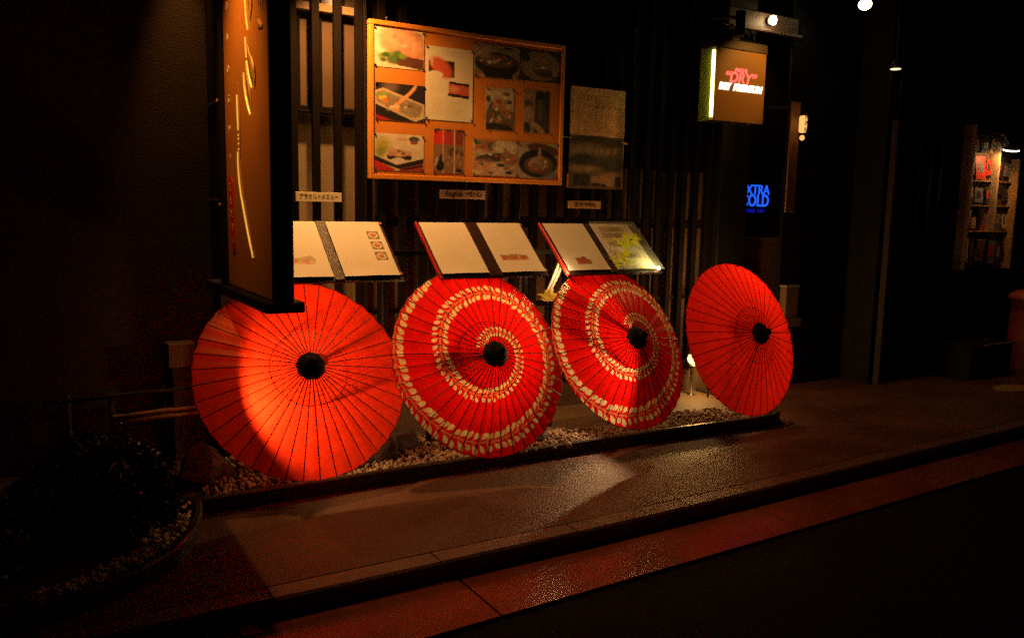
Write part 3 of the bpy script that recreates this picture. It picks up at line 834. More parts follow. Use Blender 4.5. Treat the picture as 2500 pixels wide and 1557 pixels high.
for (cx, cv_, ang, L, W) in ((3.40, .05, 150, .10, .05), (3.39, .04, 200, .07, .04), (3.43, .05, 100, .12, .045), (3.47, .10, 60, .11, .05), (3.46, .11, 20, .09, .035), (3.51, .2, 120, .12, .055), (3.51, .2, 20, .10, .05), (3.56, .24, 75, .13, .06), (3.58, .25, -35, .10, .045), (3.62, .27, 40, .11, .05), (3.62, .27, 0, .10, .045), (3.44, .05, 10, .08, .04)):
    mb = MB(); leaf_mesh((cx, cv_), R(ang), L*.85, W, .025, mb); mb.build("leaf", M_LIME, t, True)

# polished rods with gold leaf ornament, between the second and third menu
t = thing("ornament", "two bright slanting rods ending in a gold leaf crown, between the middle and right menus", "ornament", (0, 0, 0))
MB().tube([(2.985, 4.42, 1.150), (2.955, 4.42, 1.08), (2.905, 4.42, .985), (2.885, 4.42, .94)], [.010, .0105, .009, .007], 10).build("rod", mat("pale_rod", (.85, .75, .55), .25, var=.1), t, True)
MB().tube([(3.008, 4.425, 1.135), (2.98, 4.425, 1.07), (2.932, 4.425, .985), (2.905, 4.425, .94)], [.009, .0095, .008, .006], 10).build("rod", bpy.data.materials["pale_rod"], t, True)
MB().lathe([(0, -.012), (.009, -.008), (.012, 0), (.009, .008), (0, .012)], 14, Matrix.Translation((2.996, 4.41, 1.167))).build("bulb", M_BULB, t, True)
crown = [(-.075, .012), (-.048, .0), (-.05, -.022), (-.03, -.03), (.02, -.031), (.035, -.028), (.048, -.015), (.075, .016), (.045, .012), (.034, .022), (.032, .045), (.018, .04), (.008, .028), (.0, .042), (-.008, .03), (-.02, .042), (-.03, .03), (-.035, .014), (-.05, .016)]
MB().prism(crown, 0, .012, lambda u, v, q: (2.897+u, 4.385+q+.25*abs(u), .948+v)).build("gold_leaf", M_GOLD, t)
MB().tube([(2.897, 4.41, .93), (2.90, 4.42, .05)], .008, 8).build("post", M_BLACKWOOD, t)
point("ornament_light", (2.94, 4.30, 1.12), 1.8, .012, (1, .66, .3))
point("leaf_light", (3.66, 4.26, 1.18), 1.1, .012, (1, .80, .25))
leaf_lamp = thing("clip_lamp", "tiny bright clip lamp at the lower right corner of the right menu", "lamp", (3.70, 4.295, 1.115))
MB().lathe([(0, -.012), (.009, -.008), (.012, 0), (.009, .008), (0, .012)], 14).build("bulb", M_BULB, leaf_lamp, True)
MB().tube([(0, .006, -.008), (-.01, .02, -.02), (-.02, .03, -.012)], .004, 6).build("clip", M_DMETAL, leaf_lamp, True)

# ------------------------------------------------------------------ NOTICE BOARD WITH FOOD PICTURES
t = thing("menu_board", "large orange board pinned with food photographs, on the slatted front", "notice board", (0, 4.975, 0))
BX0, BX1, BZ0, BZ1 = 1.925, 3.352, 1.657, 2.604
box("backing", M_BOARD, t, BX0+.005, BX1-.005, -.012, .020, BZ0+.005, BZ1-.005)
fw = .028
box("frame", M_FRAME, t, BX0, BX1, -.022, .022, BZ1-fw, BZ1, .003)
box("frame", M_FRAME, t, BX0, BX1, -.022, .022, BZ0, BZ0+fw, .003)
box("frame", M_FRAME, t, BX0, BX0+fw, -.0215, .0215, BZ0+fw, BZ1-fw, .003)
box("frame", M_FRAME, t, BX1-fw, BX1, -.0215, .0215, BZ0+fw, BZ1-fw, .003)

def cA():
    c = Canvas(72, 52, (.86, .74, .52)); c.ell(.62, .62, .55, .40, (.74, .30, .16), rot=-22, soft=.15); c.ell(.55, .72, .45, .25, (.86, .45, .28), rot=-22, soft=.5, k=.8)
    c.poly([(.2, .12), (1, .0), (1, .28), (.3, .36)], (.14, .05, .03)); c.ell(.1, .08, .3, .14, (.78, .62, .45), rot=-10, soft=.4)
    for i in range(16): c.ell(.06+.5*nrs.rand(), .42-.22*nrs.rand()-.1*i/16, .07, .06, [(.10, .20, .04), (.20, .32, .06), (.05, .10, .02)][i % 3], soft=.5)
    c.bits(14, .3, 1, .45, .95, [(.80, .40, .24), (.62, .22, .12), (.88, .55, .36)], .05, 8); return c.noise(.18, 14, 1)
def cB():
    c = Canvas(72, 52, (.03, .02, .02)); c.ell(.3, .92, .14, .14, (.16, .10, .08), soft=.5)
    c.poly([(0, .78), (.15, .86), (1, .48), (1, .12), (.8, .0), (0, .42)], (.62, .48, .28)); c.poly([(.02, .72), (.15, .78), (.95, .45), (.9, .15), (.75, .1), (.02, .48)], (.34, .25, .16))
    for i in range(8): c.poly([(.4+.07*i, .40-.03*i), (.42+.07*i, .42-.03*i), (.30+.07*i, .16-.01*i), (.28+.07*i, .16-.01*i)], (.75, .6, .4), .8)
    c.ell(.14, .60, .08, .07, (.90, .55, .06)); c.ell(.2, .52, .06, .06, (.75, .25, .05)); c.ell(.12, .68, .16, .04, (.25, .38, .08), rot=15)
    for i in range(22):
        a = i/21; x = .42+.14*a+.36*max(0, a-.35)-.04*math.sin(a*6); y = .30+.62*a-.05*math.sin(a*5)
        c.ell(x, y, .055*(1-.45*a), .06*(1-.45*a), (.85, .42, .18), soft=.3)
    c.ell(.35, .36, .14, .05, (.85, .62, .4), rot=15); c.poly([(.0, .0), (.35, .0), (.0, .14)], (.45, .02, .02)); c.poly([(0, .40), (0, .16), (.55, 0), (.8, 0)], (.02, .015, .015))
    c.bits(12, .1, .8, .25, .6, [(.62, .40, .20), (.30, .14, .07), (.12, .16, .05), (.70, .55, .36), (.45, .10, .05)], .035, 6); return c.noise(.15, 16, 2)
def cC():
    c = Canvas(72, 52, (.80, .66, .46)); c.ell(.16, .68, .16, .22, (.48, .42, .08), soft=.5); c.ell(.12, .5, .1, .14, (.30, .30, .06), soft=.5)
    c.ell(.80, .88, .11, .08, (.10, .09, .10)); c.ell(.8, .78, .08, .05, (.35, .10, .06)); c.ell(.55, .86, .1, .05, (.7, .35, .3), soft=.6)
    c.poly([(.24, .40), (.32, .60), (.72, .52), (.76, .34), (.7, .30), (.28, .30)], (.05, .03, .02)); c.poly([(.24, .42), (.32, .62), (.74, .55), (.76, .44), (.5, .38)], (.66, .36, .22)); c.ell(.48, .27, .14, .09, (.82, .70, .56))
    c.poly([(0, .40), (.45, .16), (1, .36), (1, .22), (.5, .04), (0, .26)], (.03, .02, .02)); c.poly([(0, .28), (.42, .04), (.38, 0), (0, 0)], (.60, .03, .025)); c.poly([(.5, .05), (1, .24), (1, 0), (.5, 0)], (.38, .05, .03)); c.poly([(.55, .06), (1, .20), (1, .14), (.6, .02)], (.05, .02, .02))
    c.bits(8, .3, .7, .42, .58, [(.62, .40, .20), (.30, .14, .07), (.12, .16, .05), (.70, .55, .36), (.45, .10, .05)], .03, 7); return c.noise(.15, 16, 3)
def cD():
    c = Canvas(60, 96, (.86, .76, .56)); c.noise(.04, 5, 3); ink = (.45, .30, .18)
    c.lines(.25, .85, .96, .88, 2, ink, .4, 1); c.poly([(.06, .60), (.6, .60), (.6, .82), (.06, .80)], (.05, .03, .02)); c.ell(.32, .72, .24, .12, (.72, .12, .06), rot=-22, soft=.2); c.ell(.2, .62, .16, .05, (.86, .74, .5)); c.poly([(.1, .74), (.1, .83), (.16, .83), (.14, .72)], (.86, .7, .45), .5)
    c.lines(.66, .94, .78, .64, 5, ink, .3, 2); c.lines(.08, .45, .56, .38, 6, ink, .3, 4)
    c.poly([(.48, .34), (.93, .34), (.93, .53), (.48, .54)], (.66, .12, .06)); c.poly([(.5, .51), (.93, .49), (.93, .53), (.5, .54)], (.03, .02, .02)); c.poly([(.46, .34), (.93, .32), (.93, .36), (.46, .38)], (.03, .02, .02)); c.ell(.6, .44, .1, .04, (.8, .32, .2), soft=.5)
    c.lines(.15, .9, .31, .08, 9, ink, .35, 5); return c
def cE():
    c = Canvas(48, 66, (.55, .22, .08))
    for i, (x0, x1) in enumerate(((0, .31), (.34, .68), (.72, 1.0))):
        c.poly([(x0, 0), (x1, 0), (x1, 1), (x0, 1)], (.30, .15, .08)); c.poly([(x0, .66), (x1, .64), (x1, .95), (x0, .97)], [(.75, .04, .03), (.50, .05, .03), (.30, .06, .03)][i])
        for k in range(8): c.ell(x0+(x1-x0)*nrs.rand(), .1+.5*nrs.rand(), .05, .05, [(.16, .10, .06), (.45, .25, .12), (.08, .05, .04)][k % 3], soft=.6)
        c.ell((x0+x1)/2, .97, .1, .035, (.12, .05, .03)); c.poly([(x1-.01, 0), (x1+.03, 0), (x1+.03, .95), (x1-.01, .95)], (.75, .55, .35))
    c.ell(.22, .17, .14, .13, (.02, .015, .015)); c.poly([(.18, .2), (.26, .2), (.28, .42), (.22, .42)], (.02, .015, .015)); c.ell(.1, .26, .05, .12, (.7, .5, .3), rot=-20, k=.7); c.ell(.86, .07, .12, .04, (.02, .015, .015))
    return c.noise(.1, 10, 5)
def cF():
    c = Canvas(64, 46, (.42, .32, .24)); c.ell(.5, .42, .5, .36, (.05, .045, .045)); c.poly([(.02, .45), (.98, .45), (.85, .02), (.25, .02)], (.03, .028, .028)); c.ell(.5, .52, .42, .20, (.18, .10, .06)); c.ell(.4, .60, .2, .1, (.30, .16, .08), soft=.5); c.ell(.18, .78, .16, .16, (.55, .42, .30), soft=.5); c.ell(.75, .93, .1, .04, (.05, .05, .06)); c.ell(.95, .12, .1, .1, (.35, .22, .14)); c.ell(.05, .12, .12, .12, (.3, .2, .12)); c.bits(22, .15, .85, .42, .66, [(.62, .40, .20), (.30, .14, .07), (.12, .16, .05), (.70, .55, .36), (.45, .10, .05)], .05, 1); return c.noise(.3, 16, 6)
def cG():
    c = Canvas(64, 46, (.06, .05, .05)); c.ell(.5, .5, .48, .46, (.30, .20, .13)); c.ring(.5, .5, .46, .44, .05, (.42, .30, .2)); c.ell(.42, .62, .3, .22, (.42, .30, .20), soft=.5); c.ell(.6, .3, .3, .14, (.12, .06, .05), rot=-15); c.ell(.15, .72, .1, .12, (.06, .08, .04)); c.ell(.7, .55, .12, .08, (.34, .16, .1)); c.ell(.86, .3, .08, .1, (.4, .28, .18)); c.bits(26, .2, .82, .3, .78, [(.62, .40, .20), (.30, .14, .07), (.12, .16, .05), (.70, .55, .36), (.45, .10, .05)], .05, 2); return c.noise(.3, 18, 7)
def cH():
    c = Canvas(48, 64, (.45, .34, .24)); c.ell(.5, .82, .5, .16, (.60, .48, .34), soft=.5); c.ell(.72, .86, .12, .05, (.25, .12, .08)); c.ell(.08, .72, .08, .08, (.08, .07, .06)); c.poly([(0, 0), (1, 0), (1, .45), (.45, .5), (.2, .68), (0, .4)], (.14, .10, .07)); c.ell(.6, .5, .34, .16, (.42, .20, .10), rot=-40, soft=.4); c.ell(.35, .28, .16, .08, (.40, .16, .09), rot=-30); c.ell(.8, .68, .14, .05, (.06, .07, .06)); c.poly([(0, 0), (1, 0), (.85, .12), (.0, .16)], (.03, .025, .02)); c.bits(20, .1, .9, .2, .7, [(.62, .40, .20), (.30, .14, .07), (.12, .16, .05), (.70, .55, .36), (.45, .10, .05)], .06, 3); return c.noise(.25, 14, 8)
def cI():
    c = Canvas(44, 64, (.34, .20, .13)); c.poly([(.46, 1), (1, 1), (1, 0), (.4, 0), (.42, .5)], (.08, .06, .05)); c.ell(.62, .86, .16, .13, (.03, .03, .03)); c.poly([(.52, .8), (.74, .8), (.72, .3), (.54, .3)], (.14, .11, .09)); c.ell(.17, .9, .16, .08, (.45, .26, .16)); c.ell(.17, .68, .17, .08, (.10, .10, .10)); c.ell(.2, .45, .18, .16, (.46, .28, .18), soft=.4); c.ell(.15, .12, .14, .1, (.04, .05, .05), rot=-40); c.ell(.55, .12, .3, .08, (.50, .30, .18), rot=-25); c.poly([(.84, 1), (.96, 1), (.96, .4), (.84, .4)], (.04, .04, .05)); return c.noise(.2, 14, 9)
def cJ():
    c = Canvas(64, 52, (.48, .33, .21)); c.poly([(.04, .68), (.5, .68), (.5, 1), (.04, 1)], (.45, .14, .07)); c.ell(.1, .9, .08, .06, (.10, .18, .06)); c.ell(.4, .82, .08, .12, (.08, .1, .06)); c.ell(.7, .8, .26, .16, (.66, .52, .34), soft=.3); c.ell(.45, .5, .42, .12, (.08, .05, .04), rot=10); c.ell(.8, .5, .18, .22, (.35, .16, .09), rot=30); c.ell(.2, .2, .28, .2, (.58, .25, .15), soft=.5); c.ell(.55, .18, .2, .14, (.64, .40, .28), soft=.5); c.ell(.62, .3, .1, .05, (.05, .05, .04)); c.ell(.82, .1, .1, .05, (.04, .04, .04)); c.ell(.06, .08, .1, .06, (.7, .55, .25)); c.bits(28, .05, .95, .05, .9, [(.62, .40, .20), (.30, .14, .07), (.12, .16, .05), (.70, .55, .36), (.45, .10, .05)], .05, 4); return c.noise(.25, 18, 10)
def cK():
    c = Canvas(64, 52, (.46, .34, .26)); c.ell(.62, .82, .40, .16, (.14, .06, .04), rot=-12); c.ell(.5, .42, .48, .40, (.025, .02, .02)); c.ell(.52, .38, .36, .26, (.14, .08, .05)); c.ell(.38, .46, .18, .09, (.46, .26, .15), rot=52); c.ell(.62, .48, .2, .09, (.38, .20, .12), rot=-52); c.ell(.5, .34, .18, .14, (.30, .18, .11)); c.poly([(.48, .55), (.5, .88), (.56, .88), (.57, .55)], (.42, .25, .16)); c.ell(.88, .08, .2, .12, (.22, .2, .16), soft=.5); c.bits(12, .3, .72, .22, .5, [(.62, .40, .20), (.30, .14, .07), (.12, .16, .05), (.70, .55, .36), (.45, .10, .05)], .05, 5); return c.noise(.2, 18, 11)
PH = [("A", cA, 1.957, 2.290, 2.333, 2.565), ("B", cB, 1.964, 2.296, 2.016, 2.240), ("C", cC, 1.956, 2.290, 1.709, 1.935), ("D", cD, 2.300, 2.636, 2.040, 2.493), ("E", cE, 2.357, 2.575, 1.706, 1.987), ("F", cF, 2.645, 2.985, 2.336, 2.548), ("G", cG, 2.991, 3.318, 2.344, 2.549), ("H", cH, 2.737, 2.950, 2.005, 2.278), ("I", cI, 3.027, 3.238, 2.005, 2.282), ("J", cJ, 2.645, 2.986, 1.704, 1.938), ("K", cK, 2.989, 3.320, 1.697, 1.936)]
names = {"A": "steak photo", "B": "grilled prawn photo", "C": "steak plate photo", "D": "printed menu sheet", "E": "tall photo with three panels", "F": "dark bowl photo", "G": "oval platter photo", "H": "grilled dish photo", "I": "bottle photo", "J": "mixed dishes photo", "K": "black bowl photo"}
for i, (nm, fnc, x0, x1, z0, z1) in enumerate(PH):
    cv = fnc(); d = .0142+.0008*(i % 2)
    s = print_sheet("menu_sheet" if nm == "D" else "food_photo", cv, lambda u, v, q: (x0+(x1-x0)*u, -d-.0015*math.sin(u*3.1)*math.sin(v*3.1)+q, z0+(z1-z0)*v), M_PRINT, t)
    s['label'] = names[nm]
    for px in (x0+.007, x1-.007):
        for pz in (z0+.008, z1-.008):
            MB().lathe([(0, 0), (.0062, 0), (.0062, .004), (.003, .006), (0, .0062)], 10, Matrix.Translation((px, -d-.0005, pz)) @ Euler((R(90), 0, 0)).to_matrix().to_4x4()).build("pin", M_PIN, s, True)
MB().tube([(2.04, -.0, BZ1), (2.035, -.01, BZ1+.02), (2.05, .0, BZ1+.03)], .004, 6).build("hook", M_METAL, t, True)

# poster beside it
t = thing("wall_poster", "narrow poster, cream above and dark photo below, right of the orange board", "poster", (0, 4.985, 0))
c = Canvas(70, 130, (.80, .42, .20)); c.noise(.05, 6, 2)
red = (.42, .12, .06); ink = (.24, .13, .08)
c.lines(.3, .75, .94, .90, 1, red, .6, 1); c.lines(.22, .9, .85, .79, 1, red, .9, 7); c.lines(.55, .95, .74, .71, 1, red, .6, 3); c.lines(.25, .85, .68, .56, 3, ink, .6, 4)
c.poly([(0, .0), (1, 0), (1, .52), (0, .53)], (.15, .10, .07)); c.ell(.5, .47, .5, .06, (.05, .03, .025)); c.ell(.25, .38, .35, .07, (.26, .18, .11), soft=.6); c.ell(.25, .29, .25, .06, (.05, .04, .035), soft=.4); c.ell(.7, .25, .35, .08, (.06, .05, .05), soft=.4)
for i in range(5): c.ell(.35+.12*i, .38, .03, .03, (.36, .16, .10))
c.ell(.25, .20, .3, .03, (.34, .20, .12), soft=.5); c.ell(.8, .14, .25, .03, (.3, .18, .12), soft=.5); c.poly([(.08, .03), (.38, .03), (.38, .14), (.08, .14)], (.04, .03, .03)); c.poly([(.42, .03), (.85, .03), (.85, .12), (.42, .13)], (.36, .2, .12)); c.poly([(.42, .03), (.7, .02), (.7, .05), (.42, .06)], (.04, .03, .03)); c.poly([(.86, .03), (.97, .03), (.97, .13), (.86, .13)], (.04, .03, .03)); c.noise(.25, 20, 3)
print_sheet("poster_sheet", c, lambda u, v, q: (3.415+.482*u, -.018+q+.002*math.sin(v*9), 1.640+.705*v), M_PRINT, t, .002)
box("poster_backing", M_BLACKWOOD, t, 3.418, 3.894, -.0155, .014, 1.643, 2.342)
box("edge_trim", M_FRAME, t, 3.409, 3.4145, -.020, -.004, 1.645, 1.74)
MB().tube([(3.36, -.012, 1.995), (3.42, -.024, 1.99)], .004, 6).build("clip", M_METAL, t); MB().tube([(3.87, -.022, 1.985), (3.925, -.02, 1.972)], .0065, 8).build("clip", M_GOLDP, t, True)

# three caption labels on the slats
def caption(x0, x1, z0, z1, s, size, w, label, col=M_PAPER):
    t = thing("caption_label", label, "label", (0, 4.985, 0), "captions above the menus")
    box("card", col, t, x0, x1, -.008, .013, z0, z1, .0015)
    card = t.children[0]
    if s == "English  MENU":
        text("lettering", "English", size, M_INK, card, face_front((x0+x1)/2-.068, -.0088, (z0+z1)/2), .0006, width=.125)
        text("lettering", "MENU", size, M_INK, card, face_front((x0+x1)/2+.078, -.0088, (z0+z1)/2), .0006, width=.115)
    else: text("lettering", s, size, M_INK, card, face_front((x0+x1)/2, -.0088, (z0+z1)/2), .0006, width=w)
caption(1.469, 1.752, 1.508, 1.563, "アラカルトメニュー", .034, .235, "cream strip reading in Japanese, over the left menu")
caption(2.421, 2.752, 1.545, 1.603, "English  MENU", .044, .27, "card reading English MENU under the orange board", mat("tan_card", (.62, .38, .2), .6, var=.08))
caption(3.433, 3.714, 1.498, 1.552, "한국어메뉴", .036, .19, "small blurred card under the narrow poster", bpy.data.materials["tan_card"])
# hanging wires
for x, z0, z1, lab in ((3.03, 1.42, 1.655, "thin pale wire hanging below the orange board"), (3.985, 1.42, 2.95, "long thin wire running down the slats right of the poster")):
    tag(MB().tube([(x, 4.99, z1), (x+.004, 4.985, (z0+z1)/2), (x, 4.99, z0)], .0022, 5).build("hanging_wire", M_METAL), lab, "wire")

# ------------------------------------------------------------------ LAMP OVER THE BOARD
t = thing("wall_spotlight", "small lit bulb behind the slats, up left of the orange board", "lamp", (1.752, 5.055, 2.70))
MB().lathe([(0, -.026), (.014, -.020), (.020, 0), (.015, .02), (0, .026)], 16).build("bulb", M_BULB, t, True)
MB().tube([(0, 0, .026), (0, 0, .07), (0, .03, .08)], .006, 8).build("bracket", M_DMETAL, t, True)
t = thing("board_spotlight", "black spotlight on an arm above the left end of the orange board", "lamp", (1.60, 4.72, 3.0))
Ms = Euler((R(-6), R(-12), 0)).to_matrix().to_4x4()
MB().lathe([(.040, -.02), (.044, -.02), (.044, .08), (.020, .11), (0, .112), (0, .09), (.036, .07), (.040, -.02)], 20, Ms).build("shade", M_DMETAL, t, True)
MB().lathe([(0, .0), (.022, .006), (.026, .03), (0, .06)], 16, Ms).build("bulb", M_BULB, t, True)
MB().tube([(0, 0, .11), (0, .15, .16), (0, .276, .14)], .009, 8).build("arm", M_DMETAL, t, True)

# ------------------------------------------------------------------ BLADE SIGN
t = thing("blade_sign", "tall dark hanging sign with gold brush strokes and a red lozenge, over the plain umbrella", "sign", (0, 0, 0))
box("side_panel", M_BLACKWOOD, t, .970, 1.042, 3.606, 4.500, 1.076, 4.6, .004)
box("face", M_SIGNFACE, t, .962, .9695, 3.612, 4.455, 1.08, 4.6, .001)
box("end_post", M_BLACKWOOD, t, .955, 1.043, 3.575, 3.6055, 1.076, 4.6, .003)
box("end_post", M_BLACKWOOD, t, .940, 1.045, 4.456, 4.56, 1.076, 4.6, .003)
box("bottom_beam", M_BLACKWOOD, t, .915, 1.085, 3.56, 4.80, 1.028, 1.074, .004)
for z in (1.5, 2.02, 3.2):
    MB().tube([(.99, 4.50, z), (.99, 4.99, z)], .014, 8).build("wall_arm", M_DMETAL, t)
    MB().lathe([(0, 0), (.012, 0), (.010, .006), (0, .008)], 10, Matrix.Translation((.938, 4.51, z-.02)) @ Euler((0, R(-90), 0)).to_matrix().to_4x4()).build("bolt", M_GOLDP, t, True)
FX = .9615
def stroke(pts, widths, name, m, x=FX, th=.006):
    """a raised brush stroke on the face; pts are (y, z)"""
    mb = MB(); n = len(pts); L = []; Rr = []
    for i, (y, z) in enumerate(pts):
        a = pts[max(0, i-1)]; b = pts[min(n-1, i+1)]
        d = Vector((b[0]-a[0], b[1]-a[1])).normalized(); q = Vector((-d.y, d.x))*widths[i]/2
        L.append((y+q.x, z+q.y)); Rr.append((y-q.x, z-q.y))
    rows = []
    for (l, r_, p) in zip(L, Rr, pts):
        rows.append([mb.bm.verts.new((x, l[0], l[1])), mb.bm.verts.new((x-th, p[0], p[1])), mb.bm.verts.new((x, r_[0], r_[1]))])
    for a, b in zip(rows, rows[1:]):
        for k in (0, 1): mb.bm.faces.new((a[k], b[k], b[k+1], a[k+1]))
        mb.bm.faces.new((a[2], b[2], b[0], a[0]))
    return mb.build(name, m, t, True)
M_GLOW = mat("lit_gold", (1.0, .66, .16), .30, metal=.3, var=.1, scale=30, bump=.1)
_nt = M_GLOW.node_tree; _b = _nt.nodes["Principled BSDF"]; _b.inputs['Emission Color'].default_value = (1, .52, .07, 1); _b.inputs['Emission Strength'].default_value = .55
# lit edges of the raised strokes, their highlight given as emission
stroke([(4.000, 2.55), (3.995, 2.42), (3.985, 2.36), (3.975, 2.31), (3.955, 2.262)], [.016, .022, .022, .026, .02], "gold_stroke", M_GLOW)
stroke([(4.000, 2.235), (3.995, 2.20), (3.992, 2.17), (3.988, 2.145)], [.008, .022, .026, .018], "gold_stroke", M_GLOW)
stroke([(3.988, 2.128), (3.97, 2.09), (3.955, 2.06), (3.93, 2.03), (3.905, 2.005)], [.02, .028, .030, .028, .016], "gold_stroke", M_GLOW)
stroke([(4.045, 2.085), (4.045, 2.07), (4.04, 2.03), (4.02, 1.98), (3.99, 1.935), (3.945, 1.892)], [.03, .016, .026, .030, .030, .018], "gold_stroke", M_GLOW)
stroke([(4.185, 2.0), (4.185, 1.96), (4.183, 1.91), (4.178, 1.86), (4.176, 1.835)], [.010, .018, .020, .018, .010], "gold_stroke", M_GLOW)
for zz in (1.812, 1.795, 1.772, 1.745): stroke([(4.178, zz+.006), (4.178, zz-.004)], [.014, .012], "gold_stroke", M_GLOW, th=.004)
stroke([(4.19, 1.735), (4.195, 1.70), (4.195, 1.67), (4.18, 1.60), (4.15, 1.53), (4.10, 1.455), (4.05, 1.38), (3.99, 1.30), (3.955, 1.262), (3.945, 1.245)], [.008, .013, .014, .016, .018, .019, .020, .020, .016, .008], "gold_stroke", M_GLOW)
# softer painted bodies of the leaves
stroke([(3.95, 2.50), (3.93, 2.42), (3.905, 2.38), (3.895, 2.34), (3.91, 2.29)], [.02, .05, .075, .06, .01], "painted_leaf", M_GOLDP, th=.002)
stroke([(3.975, 2.20), (3.95, 2.15), (3.90, 2.09), (3.865, 2.04), (3.855, 1.99)], [.012, .05, .095, .08, .015], "painted_leaf", M_GOLDP, th=.002)
stroke([(4.02, 2.12), (4.0, 2.06), (3.965, 2.0), (3.94, 1.96), (3.92, 1.90)], [.01, .04, .06, .05, .012], "painted_leaf", M_GOLDP, th=.002)
stroke([(4.17, 2.06), (4.16, 2.0), (4.15, 1.9), (4.145, 1.8), (4.16, 1.7)], [.008, .02, .03, .03, .015], "painted_leaf", M_GOLDP, th=.002)
stroke([(4.16, 1.68), (4.14, 1.6), (4.10, 1.52), (4.03, 1.40), (3.95, 1.28)], [.01, .02, .022, .02, .01], "painted_leaf", M_GOLDP, th=.002)
for i, (y, z0, z1) in enumerate(((3.80, 2.45, 2.36), (3.77, 2.42, 2.33), (3.74, 2.45, 2.30), (3.70, 2.40, 2.30), (3.72, 2.48, 2.38))):
    stroke([(y, z0), (y-.01, (z0+z1)/2), (y-.004, z1)], [.008, .014, .006], "seal_stroke", M_GOLDP, th=.003)
stroke([(3.79, 2.275), (3.76, 2.25), (3.70, 2.235)], [.01, .05, .03], "seal_stroke", M_GOLDP, th=.003)
for ch, z in (("O", 2.435), ("A", 2.288), ("O", 2.139), ("G", 1.996), ("H", 1.85), ("I", 1.714)):
    text("lettering", ch, .052, M_PAPER, t, face_left(FX-.001, 4.36, z), .0015)
# red lozenge with gold characters
pill = []
for i in range(13):
    a = math.pi*i/12; pill.append((4.36+.040*math.cos(a), 1.575+.046*math.sin(a)))
for i in range(13):
    a = math.pi+math.pi*i/12; pill.append((4.325+.036*math.cos(a), 1.290+.046*math.sin(a)))
MB().prism(pill, 0, -.005, lambda u, v, q: (FX+q, u, v)).build("red_lozenge", M_REDPILL, t)
for ch, z in zip("炭火焼肉亭", (1.565, 1.50, 1.435, 1.37, 1.30)):
    text("lettering", ch, .05, M_GOLDP, t, face_left(FX-.0055, 4.345+(z-1.43)*.12, z), .001)
# its lamp
t = thing("sign_spotlight", "small black spotlight arm above the blade sign, out over the bed", "lamp", (.45, 4.05, 2.82))
MB().lathe([(.03, -.02), (.034, -.02), (.034, .06), (0, .075)], 18).build("shade", M_DMETAL, t, True)
MB().lathe([(0, -.012), (.014, -.008), (.018, .01), (0, .02)], 14).build("bulb", M_BULB, t, True)
MB().tube([(0, 0, .07), (0, .3, .14), (0, .945, .14)], .008, 8).build("arm", M_DMETAL, t, True)

# ------------------------------------------------------------------ BEER SIGN
t = thing("beer_sign", "hanging illuminated beer sign with red and white lettering, right of the posters", "sign", (0, 4.6, 0))
X0, X1, Z0, Z1 = 4.36, 4.868, 2.145, 2.712
M_SIGNB = mat("sign_brown_acrylic", (.32, .17, .06), .35, var=.08, scale=4, bump=.0, coat=.3)
M_HOUS = mat("sign_housing", (.045, .026, .016), .5, var=.15, scale=6, bump=.1)
M_YEL = emis("yellow_tube", (1.0, .90, .22), 8.0)
M_LIMEW = mat("lime_side_panel", (.34, .38, .05), .5, var=.08, scale=4, bump=0)
box("lid", M_HOUS, t, X0-.006, X1+.006, -.056, .106, Z1-.062, Z1+.002, .004)
box("side_panel", M_LIMEW, t, X0, X0+.012, -.029, .10, Z0+.002, Z1-.063, .001)
box("back_plate", M_HOUS, t, X0+.013, X1, .08, .10, Z0+.002, Z1-.063, .001)
box("front_panel", M_SIGNB, t, X0+.002, X1, -.05, -.030, Z0, Z1-.063, .002)
box("side_tube", M_YEL, t, X0-.020, X0-.001, -.052, -.034, Z0+.02, Z1-.085, .003)
M_RN = emis("red_neon", (1, .09, .07), 2.2); M_WN = emis("white_neon", (1, .93, .62), 2.4)
cx = (X0+X1)/2+.005
slope_sh = .18
text("lettering", "ASAHI", .036, M_RN, t, face_front(cx-.005, -.052, 2.508), .002, width=.125, bold=.0015)
text("lettering", "\u201cDRY\u201d", .105, M_RN, t, face_front(cx-.01, -.052, 2.452), .002, shear=.22, width=.31, bold=.002)
text("lettering", "DRY", .062, M_WN, t, face_front(cx-.160, -.052, 2.385), .002, shear=.25, width=.125, bold=.0045)
text("lettering", "PREMIUM", .062, M_WN, t, face_front(cx+.070, -.052, 2.385), .002, shear=.25, width=.30, bold=.0045)
for (xa, xb, zb, xc, zc) in ((4.42, 4.47, 2.84, 4.60, 2.83), (4.82, 4.78, 2.80, 4.74, 2.83)):
    MB().tube([(xa, .02, Z1), (xb, .02, zb), (xc, .03, zc)], .0055, 7).build("hanger_rod", M_METAL, t, True)
box("mount", M_DMETAL, t, 4.56, 4.64, .0, .07, Z1+.003, 2.80, .004)
box("mount_block", M_METAL, t, 4.64, 4.70, .01, .06, 2.76, 2.95, .006)
MB().tube([(4.66, .035, 2.90), (4.68, .2, 2.93), (4.70, .34, 2.95)], .014, 8).build("wall_arm", M_METAL, t, True)
# lime glow comes from the tube itself; lamp over it
t = thing("canopy_floodlight", "bright bare floodlight on the steel beam above the beer sign", "lamp", (5.27, 4.88, 3.0))
MB().lathe([(0, -.032), (.024, -.026), (.033, 0), (.024, .026), (0, .032)], 18, Matrix.Diagonal((1, .8, 1.15, 1))).build("bulb", M_BULB, t, True)
MB().lathe([(.0, -.012), (.030, -.012), (.034, 0), (.0, .0)], 18, Matrix.Translation((0, .040, .0)) @ Euler((R(-90), 0, 0)).to_matrix().to_4x4()).build("base", M_METAL, t, True)

